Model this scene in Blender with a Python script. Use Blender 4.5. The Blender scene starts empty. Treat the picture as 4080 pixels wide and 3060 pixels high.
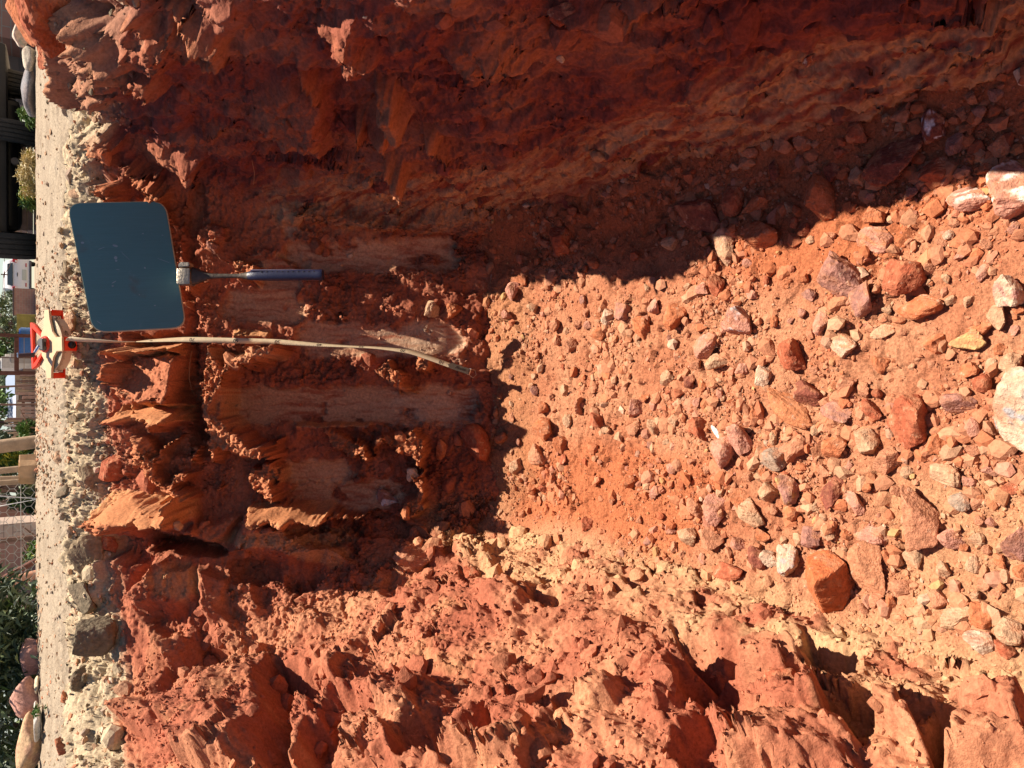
import bpy, math, random
import numpy as np
from mathutils import Vector, Matrix
from mathutils.bvhtree import BVHTree

# ------------------------------------------------------------------ camera, sky, sun
SC = bpy.context.scene
COL = SC.collection
F_PX, CXP, CYP = 3060.0, 2040.0, 1530.0          # focal length and centre of the 4080x3060 photograph
PITCH = math.radians(31.9)
SP, CP = math.sin(PITCH), math.cos(PITCH)
CAM = np.array([0.0, 0.0, 0.065])                 # the phone is held sideways just above the rim of the trench
cam_d = bpy.data.cameras.new('camera')
cam = bpy.data.objects.new('camera', cam_d); COL.objects.link(cam)
cam_d.sensor_width = 36.0; cam_d.lens = 27.0; cam_d.clip_start = 0.02; cam_d.clip_end = 2000
R = Matrix(((0, 1, 0), (-SP, 0, -CP), (-CP, 0, SP)))   # columns: image right, image up, back
cam.matrix_world = Matrix.Translation(Vector(CAM)) @ R.to_4x4()
SC.camera = cam

SUN_DIR = Vector((0.32, 0.325, 0.89)).normalized()      # towards the sun
W = bpy.data.worlds.new('World'); SC.world = W; W.use_nodes = True
nt = W.node_tree; nt.nodes.clear()
sky = nt.nodes.new('ShaderNodeTexSky'); sky.sky_type = 'NISHITA'; sky.sun_disc = False
sky.sun_elevation = math.asin(SUN_DIR.z); sky.sun_rotation = math.atan2(SUN_DIR.x, SUN_DIR.y)
sky.dust_density = 0.1; sky.ozone_density = 1.6; sky.altitude = 1200
bg = nt.nodes.new('ShaderNodeBackground'); bg.inputs['Strength'].default_value = 0.05
wo = nt.nodes.new('ShaderNodeOutputWorld')
nt.links.new(sky.outputs[0], bg.inputs[0]); nt.links.new(bg.outputs[0], wo.inputs[0])
sl = bpy.data.lights.new('sun', 'SUN'); sl.energy = 5.0; sl.angle = math.radians(0.5); sl.color = (1.0, 0.90, 0.76)
so = bpy.data.objects.new('sun', sl); COL.objects.link(so)
so.rotation_euler = SUN_DIR.to_track_quat('Z', 'Y').to_euler()
SC.view_settings.view_transform = 'Standard'; SC.view_settings.look = 'None'
SC.view_settings.exposure = 1.06; SC.view_settings.gamma = 1.0
SC.cycles.max_bounces = 6; SC.cycles.diffuse_bounces = 2

# ------------------------------------------------------------------ helpers
rng = np.random.default_rng(7)
random.seed(7)

def project(P):
    D = P - CAM
    z = D[..., 1] * CP - D[..., 2] * SP
    dn = -D[..., 1] * SP - D[..., 2] * CP
    z = np.where(z < 0.05, 0.05, z)
    return CXP + F_PX * dn / z, CYP - F_PX * D[..., 0] / z, z

def ray(px, py):
    a = (px - CXP) / F_PX; b = (CYP - py) / F_PX
    return np.array([b, CP - a * SP, -SP - a * CP])     # scaled so that view depth = 1

def at_depth(px, py, z): return CAM + ray(px, py) * z
def at_fwd(px, py, y):
    r = ray(px, py); return CAM + r * (y / r[1])

def _h(ix, iy, seed):
    h = (ix.astype(np.int64) * 374761393 + iy.astype(np.int64) * 668265263 + seed * 974634777) & 0xffffffff
    h = ((h ^ (h >> 13)) * 1274126177) & 0xffffffff
    h = ((h ^ (h >> 16)) * 2246822519) & 0xffffffff
    return ((h ^ (h >> 15)) & 0xffffff).astype(np.float32) / 16777216.0

def gnoise(x, y, seed):
    ix = np.floor(x); iy = np.floor(y); fx = (x - ix).astype(np.float32); fy = (y - iy).astype(np.float32)
    ix = ix.astype(np.int64); iy = iy.astype(np.int64)
    u = fx * fx * fx * (fx * (fx * 6 - 15) + 10); v = fy * fy * fy * (fy * (fy * 6 - 15) + 10)
    def g(a, b):
        t = _h(ix + a, iy + b, seed) * 6.2831853
        return np.cos(t) * (fx - a) + np.sin(t) * (fy - b)
    n0 = g(0, 0) * (1 - u) + g(1, 0) * u; n1 = g(0, 1) * (1 - u) + g(1, 1) * u
    return (n0 * (1 - v) + n1 * v) * 1.5

def fbm(x, y, seed, octs=4, gain=0.5, ridged=False, billow=False):
    s = 0; a = 1.0; tot = 0
    for o in range(octs):
        n = gnoise(x * 2 ** o + 13.1 * o, y * 2 ** o - 7.7 * o, seed + o)
        if ridged: n = 1 - 2 * np.abs(n)
        if billow: n = 2 * np.abs(n) - 0.5
        s = s + a * n; tot += a; a *= gain
    return s / tot

def vn3(P, s, seed):
    """3D value noise in -1..1."""
    q = P * s; i = np.floor(q).astype(np.int64); f = (q - i).astype(np.float32); f = f * f * (3 - 2 * f)
    out = 0
    for c in (0, 1):
        for b in (0, 1):
            for a in (0, 1):
                w = (f[:, 0] if a else 1 - f[:, 0]) * (f[:, 1] if b else 1 - f[:, 1]) * (f[:, 2] if c else 1 - f[:, 2])
                out = out + w * _h(i[:, 0] + a + (i[:, 2] + c) * 57, i[:, 1] + b - (i[:, 2] + c) * 113, seed)
    return out * 2 - 1

def facets(x, y, seed, tilt=1.0, jit=0.9):
    """Voronoi blocks: every cell is a randomly tilted facet. Returns height (unit = cell) and crack distance."""
    ix = np.floor(x).astype(np.int64); iy = np.floor(y).astype(np.int64)
    b1 = np.full(x.shape, 9.0, np.float32); b2 = b1.copy(); hh = np.zeros(x.shape, np.float32)
    for a in (-1, 0, 1):
        for b in (-1, 0, 1):
            cx = ix + a; cy = iy + b
            fx = cx + 0.5 + jit * (_h(cx, cy, seed) - 0.5); fy = cy + 0.5 + jit * (_h(cx, cy, seed + 1) - 0.5)
            dx = (x - fx).astype(np.float32); dy = (y - fy).astype(np.float32)
            d = dx * dx + dy * dy
            val = (_h(cx, cy, seed + 2) - 0.5) * 0.8 + tilt * ((_h(cx, cy, seed + 3) - 0.5) * dx + (_h(cx, cy, seed + 4) - 0.5) * dy)
            m = d < b1
            b2 = np.where(m, b1, np.minimum(b2, d)); hh = np.where(m, val, hh); b1 = np.where(m, d, b1)
    return hh, np.sqrt(b2) - np.sqrt(b1)

def sstep(a, b, x):
    t = np.clip((x - a) / (b - a), 0, 1); return t * t * (3 - 2 * t)

def poly_mask(U, V, poly, soft=10.0):
    """1 inside the polygon, 0 outside, soft edge."""
    poly = np.array(poly, float); out = np.zeros(U.shape, np.float32)
    lo = poly.min(0) - soft; hi = poly.max(0) + soft
    m = (U > lo[0]) & (U < hi[0]) & (V > lo[1]) & (V < hi[1])
    if not m.any(): return out
    u = U[m]; v = V[m]; d = np.full(u.shape, 1e9); ins = np.zeros(u.shape, bool)
    n = len(poly)
    for i in range(n):
        x0, y0 = poly[i]; x1, y1 = poly[(i + 1) % n]
        ex, ey = x1 - x0, y1 - y0; L = ex * ex + ey * ey + 1e-9
        t = np.clip(((u - x0) * ex + (v - y0) * ey) / L, 0, 1)
        d = np.minimum(d, np.hypot(u - x0 - t * ex, v - y0 - t * ey))
        c = ((y0 > v) != (y1 > v)) & (u < (x1 - x0) * (v - y0) / ((y1 - y0) + 1e-9) + x0)
        ins ^= c
    sd = np.where(ins, d, -d)
    out[m] = sstep(-soft, soft, sd); return out

def ell_mask(U, V, cx, cy, rx, ry, ang=0, p=1.0):
    a = math.radians(ang); c, s = math.cos(a), math.sin(a)
    du = U - cx; dv = V - cy
    q = ((du * c + dv * s) / rx) ** 2 + ((-du * s + dv * c) / ry) ** 2
    return np.clip(1 - q, 0, 1) ** p

def tagp(o, label=None, cat=None, group=None, kind=None):
    if label: o['label'] = label
    if cat: o['category'] = cat
    if group: o['group'] = group
    if kind: o['kind'] = kind
    return o

def np_mesh(name, V, Fq, mat, col=None, smooth=True, parent=None):
    """mesh object straight from numpy arrays; Fq is (n,4) or (n,3)."""
    me = bpy.data.meshes.new(name); V = np.ascontiguousarray(V, np.float32); Fq = np.ascontiguousarray(Fq, np.int32)
    k = Fq.shape[1]
    me.vertices.add(len(V)); me.vertices.foreach_set('co', V.ravel())
    me.loops.add(Fq.size); me.loops.foreach_set('vertex_index', Fq.ravel())
    me.polygons.add(len(Fq)); me.polygons.foreach_set('loop_start', np.arange(0, Fq.size, k, dtype=np.int32))
    me.polygons.foreach_set('loop_total', np.full(len(Fq), k, np.int32))
    me.polygons.foreach_set('use_smooth', np.full(len(Fq), bool(smooth)))
    me.update(calc_edges=True)
    if col is not None:
        ca = me.color_attributes.new('Col', 'FLOAT_COLOR', 'POINT')
        c4 = np.ones((len(V), 4), np.float32); c4[:, :3] = col
        ca.data.foreach_set('color', c4.ravel())
    me.materials.append(mat)
    o = bpy.data.objects.new(name, me); COL.objects.link(o)
    if parent is not None: o.parent = parent
    return o

def grid_faces(nr, nc, flip=False):
    i = np.arange(nr - 1)[:, None] * nc + np.arange(nc - 1)[None, :]
    f = np.stack([i, i + 1, i + nc + 1, i + nc], -1).reshape(-1, 4)
    return f[:, ::-1] if flip else f

# ------------------------------------------------------------------ materials
def N(t, kind, **kw):
    n = t.nodes.new(kind)
    for k, v in kw.items():
        if k in n.inputs: n.inputs[k].default_value = v
        else: setattr(n, k, v)
    return n

def soil_material(name, rough=0.95, b1=0.5, b2=0.35, s1=220, s2=700, var=0.35, attr=True, base=(.4, .2, .1), speck=0.0, dust=None):
    m = bpy.data.materials.new(name); m.use_nodes = True; t = m.node_tree
    p = t.nodes['Principled BSDF']; p.inputs['Roughness'].default_value = rough
    p.inputs['Specular IOR Level'].default_value = 0.15
    tc = N(t, 'ShaderNodeTexCoord')
    n1 = N(t, 'ShaderNodeTexNoise', Scale=s1, Detail=4.0, Roughness=0.65)
    n2 = N(t, 'ShaderNodeTexNoise', Scale=s2, Detail=3.0, Roughness=0.7)
    vo = N(t, 'ShaderNodeTexVoronoi', Scale=s1 * 0.8)
    for q in (n1, n2, vo): t.links.new(tc.outputs['Object'], q.inputs['Vector'])
    if attr:
        at = N(t, 'ShaderNodeVertexColor', layer_name='Col'); cs = at.outputs['Color']
    else:
        at = N(t, 'ShaderNodeRGB'); at.outputs[0].default_value = (*base, 1); cs = at.outputs[0]
    mr = N(t, 'ShaderNodeMapRange'); mr.inputs['From Min'].default_value = 0.3; mr.inputs['From Max'].default_value = 0.7
    mr.inputs['To Min'].default_value = 1 - var; mr.inputs['To Max'].default_value = 1 + var
    t.links.new(n1.outputs['Fac'], mr.inputs['Value'])
    mx = N(t, 'ShaderNodeVectorMath', operation='SCALE')
    t.links.new(cs, mx.inputs[0]); t.links.new(mr.outputs[0], mx.inputs['Scale'])
    out = mx.outputs[0]
    if speck:
        v2 = N(t, 'ShaderNodeTexVoronoi', Scale=s1 * 0.5); t.links.new(tc.outputs['Object'], v2.inputs['Vector'])
        gt = N(t, 'ShaderNodeMath', operation='LESS_THAN'); gt.inputs[1].default_value = 0.16
        t.links.new(v2.outputs['Distance'], gt.inputs[0])
        mm = N(t, 'ShaderNodeMath', operation='MULTIPLY'); mm.inputs[1].default_value = speck
        t.links.new(gt.outputs[0], mm.inputs[0])
        mc = N(t, 'ShaderNodeMix', data_type='RGBA')
        t.links.new(mm.outputs[0], mc.inputs['Factor']); t.links.new(out, mc.inputs[6])
        t.links.new(v2.outputs['Color'], mc.inputs[7]); out = mc.outputs[2]
    if dust:
        for sc_, col_, lo_, hi_, amt in dust:
            nz = N(t, 'ShaderNodeTexNoise', Scale=sc_, Detail=6.0, Roughness=0.7); t.links.new(tc.outputs['Object'], nz.inputs['Vector'])
            m2 = N(t, 'ShaderNodeMapRange'); m2.inputs['From Min'].default_value = lo_; m2.inputs['From Max'].default_value = hi_; m2.inputs['To Max'].default_value = amt
            t.links.new(nz.outputs['Fac'], m2.inputs['Value'])
            mc = N(t, 'ShaderNodeMix', data_type='RGBA'); t.links.new(m2.outputs[0], mc.inputs['Factor']); t.links.new(out, mc.inputs[6]); mc.inputs[7].default_value = (*col_, 1); out = mc.outputs[2]
    t.links.new(out, p.inputs['Base Color'])
    bA = N(t, 'ShaderNodeBump', Strength=b1, Distance=0.004); t.links.new(n1.outputs['Fac'], bA.inputs['Height'])
    bB = N(t, 'ShaderNodeBump', Strength=b2, Distance=0.0015); t.links.new(n2.outputs['Fac'], bB.inputs['Height'])
    t.links.new(bA.outputs[0], bB.inputs['Normal']); t.links.new(bB.outputs[0], p.inputs['Normal'])
    return m

def plain(name, color, rough=0.6, metal=0.0, var=0.12, scale=30, bump=0.1, emit=None, spec=0.4):
    m = bpy.data.materials.new(name); m.use_nodes = True; t = m.node_tree
    p = t.nodes['Principled BSDF']; p.inputs['Roughness'].default_value = rough; p.inputs['Metallic'].default_value = metal
    p.inputs['Specular IOR Level'].default_value = spec
    tc = N(t, 'ShaderNodeTexCoord'); n1 = N(t, 'ShaderNodeTexNoise', Scale=scale, Detail=5.0, Roughness=0.65)
    t.links.new(tc.outputs['Object'], n1.inputs['Vector'])
    mr = N(t, 'ShaderNodeMapRange'); mr.inputs['From Min'].default_value = 0.3; mr.inputs['From Max'].default_value = 0.7
    mr.inputs['To Min'].default_value = 1 - var; mr.inputs['To Max'].default_value = 1 + var
    t.links.new(n1.outputs['Fac'], mr.inputs['Value'])
    rgb = N(t, 'ShaderNodeRGB'); rgb.outputs[0].default_value = (*color, 1)
    mx = N(t, 'ShaderNodeVectorMath', operation='SCALE')
    t.links.new(rgb.outputs[0], mx.inputs[0]); t.links.new(mr.outputs[0], mx.inputs['Scale'])
    t.links.new(mx.outputs[0], p.inputs['Base Color'])
    if bump:
        b = N(t, 'ShaderNodeBump', Strength=bump, Distance=0.01); t.links.new(n1.outputs['Fac'], b.inputs['Height'])
        t.links.new(b.outputs[0], p.inputs['Normal'])
    return m
# ------------------------------------------------------------------ the trench: walls, ground and floor
Q = 1.0            # grid spacing multiplier
DEEP = 0.93
def prof(z):       # half widths, end distance and corner radii of the trench at height z
    k = np.clip((z + DEEP) / DEEP, -0.15, 1.0); ks = np.sign(k) * np.abs(k)
    kp = np.clip(k, 0, 1)
    L = 0.335 + 0.47 * kp ** 1.15
    Rr = 0.375 + 0.19 * kp
    E = 1.60 + 0.50 * ks + 0.02 * np.sin(kp * 3.1416) + .075 * np.clip((z + .17) / .17, 0, 1) ** 1.3
    rl = 0.07 + 0.33 * kp ** 1.3
    rr = 0.06 + 0.10 * kp
    return L, Rr, E, rl, rr

def contour(L, Rr, E, rl, rr, segs):
    xs = []; ys = []
    (leg, na, ne, nb) = segs
    t = leg[::1]                                  # 0 at the far back, 1 at the corner
    yl = -2.6 + (E - rl + 2.6) * t; xs.append(np.full_like(yl, -L)); ys.append(yl)
    a = np.linspace(0, 1, na + 1)[1:] * math.pi / 2
    xs.append(-L + rl * (1 - np.cos(a))); ys.append(E - rl + rl * np.sin(a))
    e = np.linspace(0, 1, ne + 1)[1:]
    xs.append((-L + rl) + (Rr - rr + L - rl) * e); ys.append(np.full_like(e, E))
    b = np.linspace(0, 1, nb + 1)[1:] * math.pi / 2
    xs.append(Rr - rr + rr * np.sin(b)); ys.append(E - rr + rr * np.cos(b))
    yr = -2.6 + (E - rr + 2.6) * t[::-1][1:]; xs.append(np.full_like(yr, Rr)); ys.append(yr)
    return np.concatenate(xs), np.concatenate(ys)

nd = int(600 / Q)
dense = np.linspace(2.75 / 4.55, 1, nd); coarse = np.linspace(0, 2.75 / 4.55, 50)[:-1]
LEG = np.concatenate([coarse, dense])
SEG = (LEG, int(190 / Q), int(330 / Q), int(60 / Q))

def build_rows(rows):
    """rows: list of (outward offset d, height z)."""
    X = []; Y = []; Z = []
    for d, z in rows:
        L, Rr, E, rl, rr = prof(np.array(min(z, 0.0)))
        x, y = contour(L + d, Rr + d, E + d, rl + d, rr + d, SEG)
        X.append(x); Y.append(y); Z.append(np.full_like(x, z))
    return np.stack([np.array(X), np.array(Y), np.array(Z)], -1)

def base_normals(P):
    dr = np.gradient(P, axis=0); dc = np.gradient(P, axis=1)
    n = np.cross(dc, dr); n /= np.linalg.norm(n, axis=-1, keepdims=True) + 1e-12
    return n

# ground rows run from far away to the rim, wall rows from the rim to below the floor
ds = [0.0]; st = 0.0045 * Q
while ds[-1] < 320: ds.append(ds[-1] + st); st *= 1.021
ds = np.array(ds[::-1])
lip = lambda zz: 0.085 * np.exp(zz / 0.065)
nw = int(480 / Q)
zw = -np.linspace(0.0, 1, nw) ** 1.02 * 1.06
wall_rows = [(float(lip(z)), float(z)) for z in zw]
gr_rows = [(float(lip(0.0) + d), 0.0) for d in ds]
ng = len(gr_rows)
PW = build_rows(wall_rows)
NW = base_normals(PW)
if NW[nw // 2, PW.shape[1] // 2, 1] > 0: NW = -NW
# smooth the normals near the lip so it rounds over
up = np.array([0, 0, 1.0])
kk = np.exp(PW[..., 2] / 0.04)[..., None]
NW = NW * (1 - kk) + up * kk; NW /= np.linalg.norm(NW, axis=-1, keepdims=True)

# surface coordinates in metres
mid = PW[nw // 2]
S1 = np.concatenate([[0], np.cumsum(np.linalg.norm(np.diff(mid, axis=0), axis=1))])
T1 = np.concatenate([[0], np.cumsum(np.linalg.norm(np.diff(PW[:, PW.shape[1] // 2], axis=0), axis=1))])
S, T = np.meshgrid(S1, T1); Sf = S.ravel(); Tf = T.ravel()
Pf = PW.reshape(-1, 3); Nf = NW.reshape(-1, 3)
U, V, Zc = project(Pf)
# which wall a point belongs to
ang = np.arctan2(Nf[:, 0], -Nf[:, 1])           # +90deg: left wall (faces +X); 0: end wall; -90: right wall
wl = sstep(0.35, 1.0, ang); wr = sstep(0.35, 1.0, -ang); we = 1 - wl - wr
zt = Pf[:, 2]
jA = fbm(Sf * 22, Tf * 22, 301, 5, 0.6); jB = fbm(Sf * 22, Tf * 22, 331, 5, 0.6)
Ul = U + 30 * fbm(Sf * 16, Tf * 16, 302, 2); Vl = V + 30 * fbm(Sf * 16, Tf * 16, 332, 2)
Uj = U + 34 * jA; Vj = V + 34 * jB

h = np.zeros(len(Pf), np.float32)
# --- broad lumps, blocks and crumbs
big = fbm(Sf * 3.2, Tf * 3.2, 11, 3)
Lx = Sf * 0.8 + Tf * 0.5; Ly = -Sf * 0.5 + Tf * 0.8     # oblique axes
f1, c1 = facets(Sf * 6.2 + 0.35 * jA, Tf * 8 + 0.35 * jB, 41, 1.9)
f2, c2 = facets(Sf * 19 + 0.4 * jB, Tf * 23 + 0.4 * jA, 51, 1.6)
f3, c3 = facets(Sf * 55, Tf * 60, 61, 1.4)
lump = fbm(Sf * 12, Tf * 12, 71, 4, 0.55, billow=True)
crumb = fbm(Sf * 75, Tf * 75, 81, 4, 0.6, billow=True)
patchy = sstep(-0.25, 0.3, fbm(Sf * 6, Tf * 6, 91, 3))
pit = np.clip(fbm(Sf * 45, Tf * 45, 95, 3, 0.6) - 0.28, 0, 1)
SM = np.zeros_like(h)                              # smooth tool marks: less roughness there
# --- relief read off the photograph, located by pixel on the base walls: (polygon, height m, soft px, tilt x, tilt y)
def z8(pts): return [(200 + a / 1.58, 2100 + b / 1.58) for a, b in pts]     # left wall close-up
def s1(pts): return [(1500 + a / 1.43, 1900 + b / 1.43) for a, b in pts]    # left wall, low part
def s2(pts): return [(2700 + a / 1.43, 1900 + b / 1.43) for a, b in pts]
def z7(pts): return [(300 + a / 1.58, 1300 + b / 1.58) for a, b in pts]     # end wall close-up
def z1(pts): return [(200 + a / 1.843, 700 + b / 1.843) for a, b in pts]    # round the board
def z2(pts): return [(100 + a / 1.843, b / 1.843) for a, b in pts]          # top of the right wall
def z3(pts): return [(1200 + a / 1.58, b / 1.58) for a, b in pts]
REL = []
def rel(pts, hgt, soft=9, gx=0.0, gy=0.0): REL.append((pts, hgt, soft, gx, gy))
# left wall
rel(z8([(330, 40), (900, 120), (560, 160), (620, 200), (540, 440), (490, 400), (500, 250), (390, 200), (340, 180)]), -.035)
rel(z8([(555, 420), (670, 195), (760, 200), (800, 280), (900, 230), (930, 430), (800, 510), (600, 510)]), .028, 8, -.004, 0)
rel(z8([(960, 260), (1130, 330), (1180, 360), (1100, 520), (1180, 620), (1020, 620), (960, 500)]), .022, 9, -.006)
rel(z8([(1180, 360), (1290, 360), (1340, 520), (1230, 560), (1180, 480)]), .024, 8)
rel(z8([(1130, 240), (1240, 200), (1420, 240), (1440, 340), (1300, 350), (1200, 320)]), -.03)
rel(z8([(1500, 330), (1640, 290), (1720, 310), (1600, 400), (1500, 400)]), -.03)
rel(z8([(1630, 540), (1720, 560), (1700, 640), (1600, 660), (1500, 640), (1480, 560)]), .02, 7)
rel(z8([(600, 560), (860, 520), (870, 640), (740, 665), (600, 600)]), -.03)
rel(z8([(760, 900), (950, 760), (1100, 780), (1230, 820), (1090, 910), (1000, 980), (760, 1040)]), -.04)
rel(z8([(720, 760), (900, 720), (960, 800), (900, 920), (770, 900)]), .03, 8, -.01)
rel(z8([(880, 980), (990, 900), (985, 980), (930, 1020)]), .035, 7)
rel(z8([(820, 1210), (940, 1040), (1090, 960), (1330, 730), (1395, 830), (1350, 1000), (1330, 1230), (1270, 1400), (1180, 1517), (900, 1560), (800, 1320)]), .055, 9, -.004, 0)
rel(z8([(1400, 860), (1650, 880), (1760, 960), (1850, 1030), (2100, 1090), (2080, 1230), (1900, 1300), (1790, 1560), (1300, 1560), (1370, 1200)]), -.085, 12)
rel(z8([(1490, 1100), (1570, 1005), (1640, 1060), (1620, 1140), (1570, 1270), (1520, 1470), (1460, 1440), (1490, 1260), (1460, 1200)]), .085, 8)
rel(z8([(1760, 950), (1780, 1010), (1680, 1180), (1610, 1200), (1620, 1110), (1690, 1030)]), .07, 8)
rel(z8([(1790, 1560), (1900, 1300), (2000, 1250), (2100, 1230), (2150, 1080), (2300, 1070), (2500, 1560)]), .03, 9)
rel(z8([(1880, 760), (2000, 680), (2040, 740), (1990, 810), (1900, 810)]), -.03)
rel(z8([(1640, 760), (1800, 800), (1870, 860), (1850, 1020), (1760, 960)]), .03, 7)
rel(z8([(620, 1020), (750, 900), (780, 980), (760, 1040), (640, 1030)]), -.03, 9)
rel(z8([(440, 1150), (560, 1080), (700, 1110), (770, 1200), (700, 1310), (560, 1300)]), .03, 10, -.008)
rel(z8([(180, 640), (370, 560), (400, 640), (340, 760), (200, 800)]), .022, 7)
rel(z8([(120, 180), (300, 150), (330, 420), (250, 500), (130, 470)]), .02, 8)
rel(s1([(20, 1490), (120, 1480), (220, 1540), (180, 1659), (0, 1659)]), .03, 8)
rel(s1([(120, 1500), (250, 1440), (470, 1370), (600, 1260), (620, 1400), (470, 1600), (180, 1659)]), -.07, 11)
rel(s1([(0, 1050), (90, 1090), (170, 1160), (130, 1250), (0, 1380)]), -.04, 11)
rel(s1([(60, 1270), (180, 1180), (320, 1150), (430, 1240), (400, 1340), (200, 1420), (40, 1400)]), .03, 10, -.004)
rel(s1([(230, 900), (420, 760), (760, 780), (840, 830), (800, 930), (640, 1080), (380, 1090), (250, 1000)]), .02, 14)
rel(s1([(420, 1659), (640, 1500), (700, 1560), (900, 1370), (1000, 1380), (960, 1480), (820, 1659)]), .045, 9, -.004)
rel(s1([(860, 1300), (990, 1240), (1000, 1290), (900, 1360)]), .03, 6)
rel(s1([(1140, 1230), (1300, 1130), (1400, 1170), (1340, 1260), (1230, 1300)]), .035, 8)
rel(s1([(1560, 1230), (1650, 1070), (1740, 1010), (1800, 1120), (1700, 1240), (1600, 1300)]), .04, 8)
rel(s1([(1590, 1010), (1690, 920), (1780, 960), (1900, 1050), (2002, 1000), (2040, 1110), (1900, 1110), (1760, 1050)]), -.045, 9)
rel(s1([(1640, 1490), (1700, 1400), (1850, 1260), (1920, 1330), (1920, 1500), (1790, 1580), (1700, 1540)]), -.06, 10)
rel(s1([(1790, 1590), (2002, 1620), (2060, 1720), (1800, 1720)]), -.05, 9)
rel(s1([(600, 640), (760, 620), (860, 700), (780, 780), (620, 740)]), .03, 7)
rel(s1([(110, 480), (200, 400), (330, 400), (400, 480), (330, 530), (160, 530)]), .035, 6, -.004)
rel(s1([(60, 560), (200, 540), (180, 600), (110, 680), (20, 660)]), -.03, 8)
rel(s1([(460, 430), (560, 400), (660, 420), (660, 500), (500, 500)]), .03, 6)
rel(s1([(1090, 560), (1200, 520), (1400, 560), (1440, 640), (1300, 640)]), .025, 7)
rel(s1([(880, 640), (1000, 640), (1080, 700), (1020, 740), (900, 710)]), -.03, 7)
rel(s2([(0, 870), (150, 950), (330, 990), (340, 1060), (240, 1090), (60, 1040), (0, 1000)]), -.04, 9)
rel(s2([(0, 1110), (180, 1100), (400, 1170), (730, 1210), (720, 1260), (560, 1240), (440, 1200), (350, 1300), (180, 1240), (0, 1180)]), -.05, 9)
rel(s2([(400, 1040), (560, 1000), (690, 1050), (750, 1160), (620, 1210), (480, 1170), (380, 1130)]), .045, 10)
rel(s2([(730, 920), (800, 960), (1000, 1000), (1000, 1080), (900, 1130), (760, 1080)]), -.05, 9)
rel(s2([(730, 1290), (800, 1170), (840, 1230), (850, 1380), (720, 1370)]), .045, 7)
rel(s2([(850, 1210), (1060, 1200), (1150, 1260), (1130, 1420), (1060, 1540), (960, 1450), (850, 1390)]), -.055, 10)
rel(s2([(1120, 1360), (1140, 1250), (1190, 1240), (1290, 1370), (1400, 1500), (1450, 1600), (1330, 1560), (1150, 1470)]), .05, 9)
rel(s2([(1400, 1480), (1470, 1370), (1690, 1350), (1600, 1460), (1590, 1600), (1450, 1640)]), -.07, 9)
rel(s2([(200, 1500), (240, 1360), (320, 1450), (300, 1560), (160, 1560)]), .04, 8)
rel(s2([(300, 1620), (560, 1500), (760, 1400), (850, 1410), (1050, 1560), (1040, 1700), (280, 1700)]), .04, 12, -.003)
rel(s2([(380, 1260), (480, 1170), (720, 1290), (740, 1390), (560, 1400), (420, 1330)]), .03, 9)
rel(s2([(1600, 1500), (1700, 1400), (2000, 1360), (2080, 1700), (1500, 1700)]), .05, 12)
rel(s2([(0, 1500), (80, 1420), (260, 1480), (160, 1600), (300, 1659), (0, 1659)]), -.03, 9)
# end wall: the channels torn by the digger's teeth (ridges between them) and the ledge half way down
rel(z7([(310, 60), (820, 40), (880, 200), (830, 420), (890, 680), (720, 720), (700, 200), (390, 180)]), -.03, 12)
rel(z7([(360, 180), (700, 170), (740, 480), (400, 470), (200, 400), (250, 300)]), .018, 10, 0, .012)
rel(z7([(330, 510), (440, 490), (740, 480), (760, 600), (640, 640), (450, 570), (300, 640)]), .03, 7, 0, .03)
rel(z7([(400, 600), (720, 620), (900, 700), (850, 800), (560, 820), (450, 700)]), -.02, 10)
rel(z7([(830, 300), (920, 120), (960, 200), (1010, 260), (1080, 190), (1350, 120), (1370, 170), (1240, 230), (1050, 300), (1010, 420), (1000, 560), (1080, 640), (1180, 700), (1300, 720), (1330, 830), (1180, 790), (1000, 760), (930, 860), (900, 780), (930, 660), (840, 560), (820, 420)]), .09, 9)
rel(z7([(430, 670), (500, 690), (560, 800), (640, 740), (700, 690), (620, 780), (560, 870), (620, 950), (700, 1010), (790, 1060), (740, 1110), (640, 1050), (520, 950), (430, 860)]), .045, 8)
rel(z7([(650, 960), (720, 890), (800, 895), (740, 960), (690, 1000)]), .04, 6)
rel(z7([(730, 755), (810, 740), (800, 790), (820, 850), (790, 830)]), .04, 6)
rel(z7([(880, 1010), (930, 970), (960, 1000), (900, 1030)]), .03, 6)
rel(z7([(200, 1230), (340, 1150), (310, 1040), (420, 1050), (560, 1100), (640, 1100), (720, 1060), (770, 1110), (750, 1210), (560, 1180), (400, 1260)]), .06, 8, 0, .012)
rel(z7([(660, 1300), (860, 1220), (1000, 1180), (1060, 1200), (960, 1290), (820, 1370), (720, 1360)]), .03, 7)
rel(z7([(960, 1420), (1100, 1230), (1420, 1190), (1400, 1300), (1560, 1400), (1760, 1480), (1400, 1500), (1180, 1420), (1050, 1420)]), .045, 14)
rel(z7([(400, 1290), (640, 1280), (860, 1340), (940, 1420), (700, 1420), (420, 1400), (360, 1340)]), -.05, 9)
rel(z7([(1160, 860), (1290, 840), (1320, 900), (1290, 1000), (1300, 1090), (1240, 1080), (1100, 950)]), .05, 7)
rel(z7([(1120, 1110), (1350, 1100), (1600, 1150), (1900, 1160), (1640, 1190), (1200, 1200)]), .055, 6, 0, .03)
rel(z7([(1080, 1160), (1700, 1190), (1900, 1150), (2160, 1280), (2000, 1330), (1700, 1300), (1400, 1280)]), -.02, 8)
rel(z7([(1890, 270), (1980, 220), (2080, 290), (2100, 380), (2150, 420), (2050, 420), (1980, 340)]), .055, 6)
rel(z7([(2150, 200), (2250, 200), (2250, 300), (2180, 280)]), .05, 6)
rel(z7([(1590, 640), (1700, 680), (1850, 740), (1880, 830), (1740, 820), (1600, 720)]), .04, 7)
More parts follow.
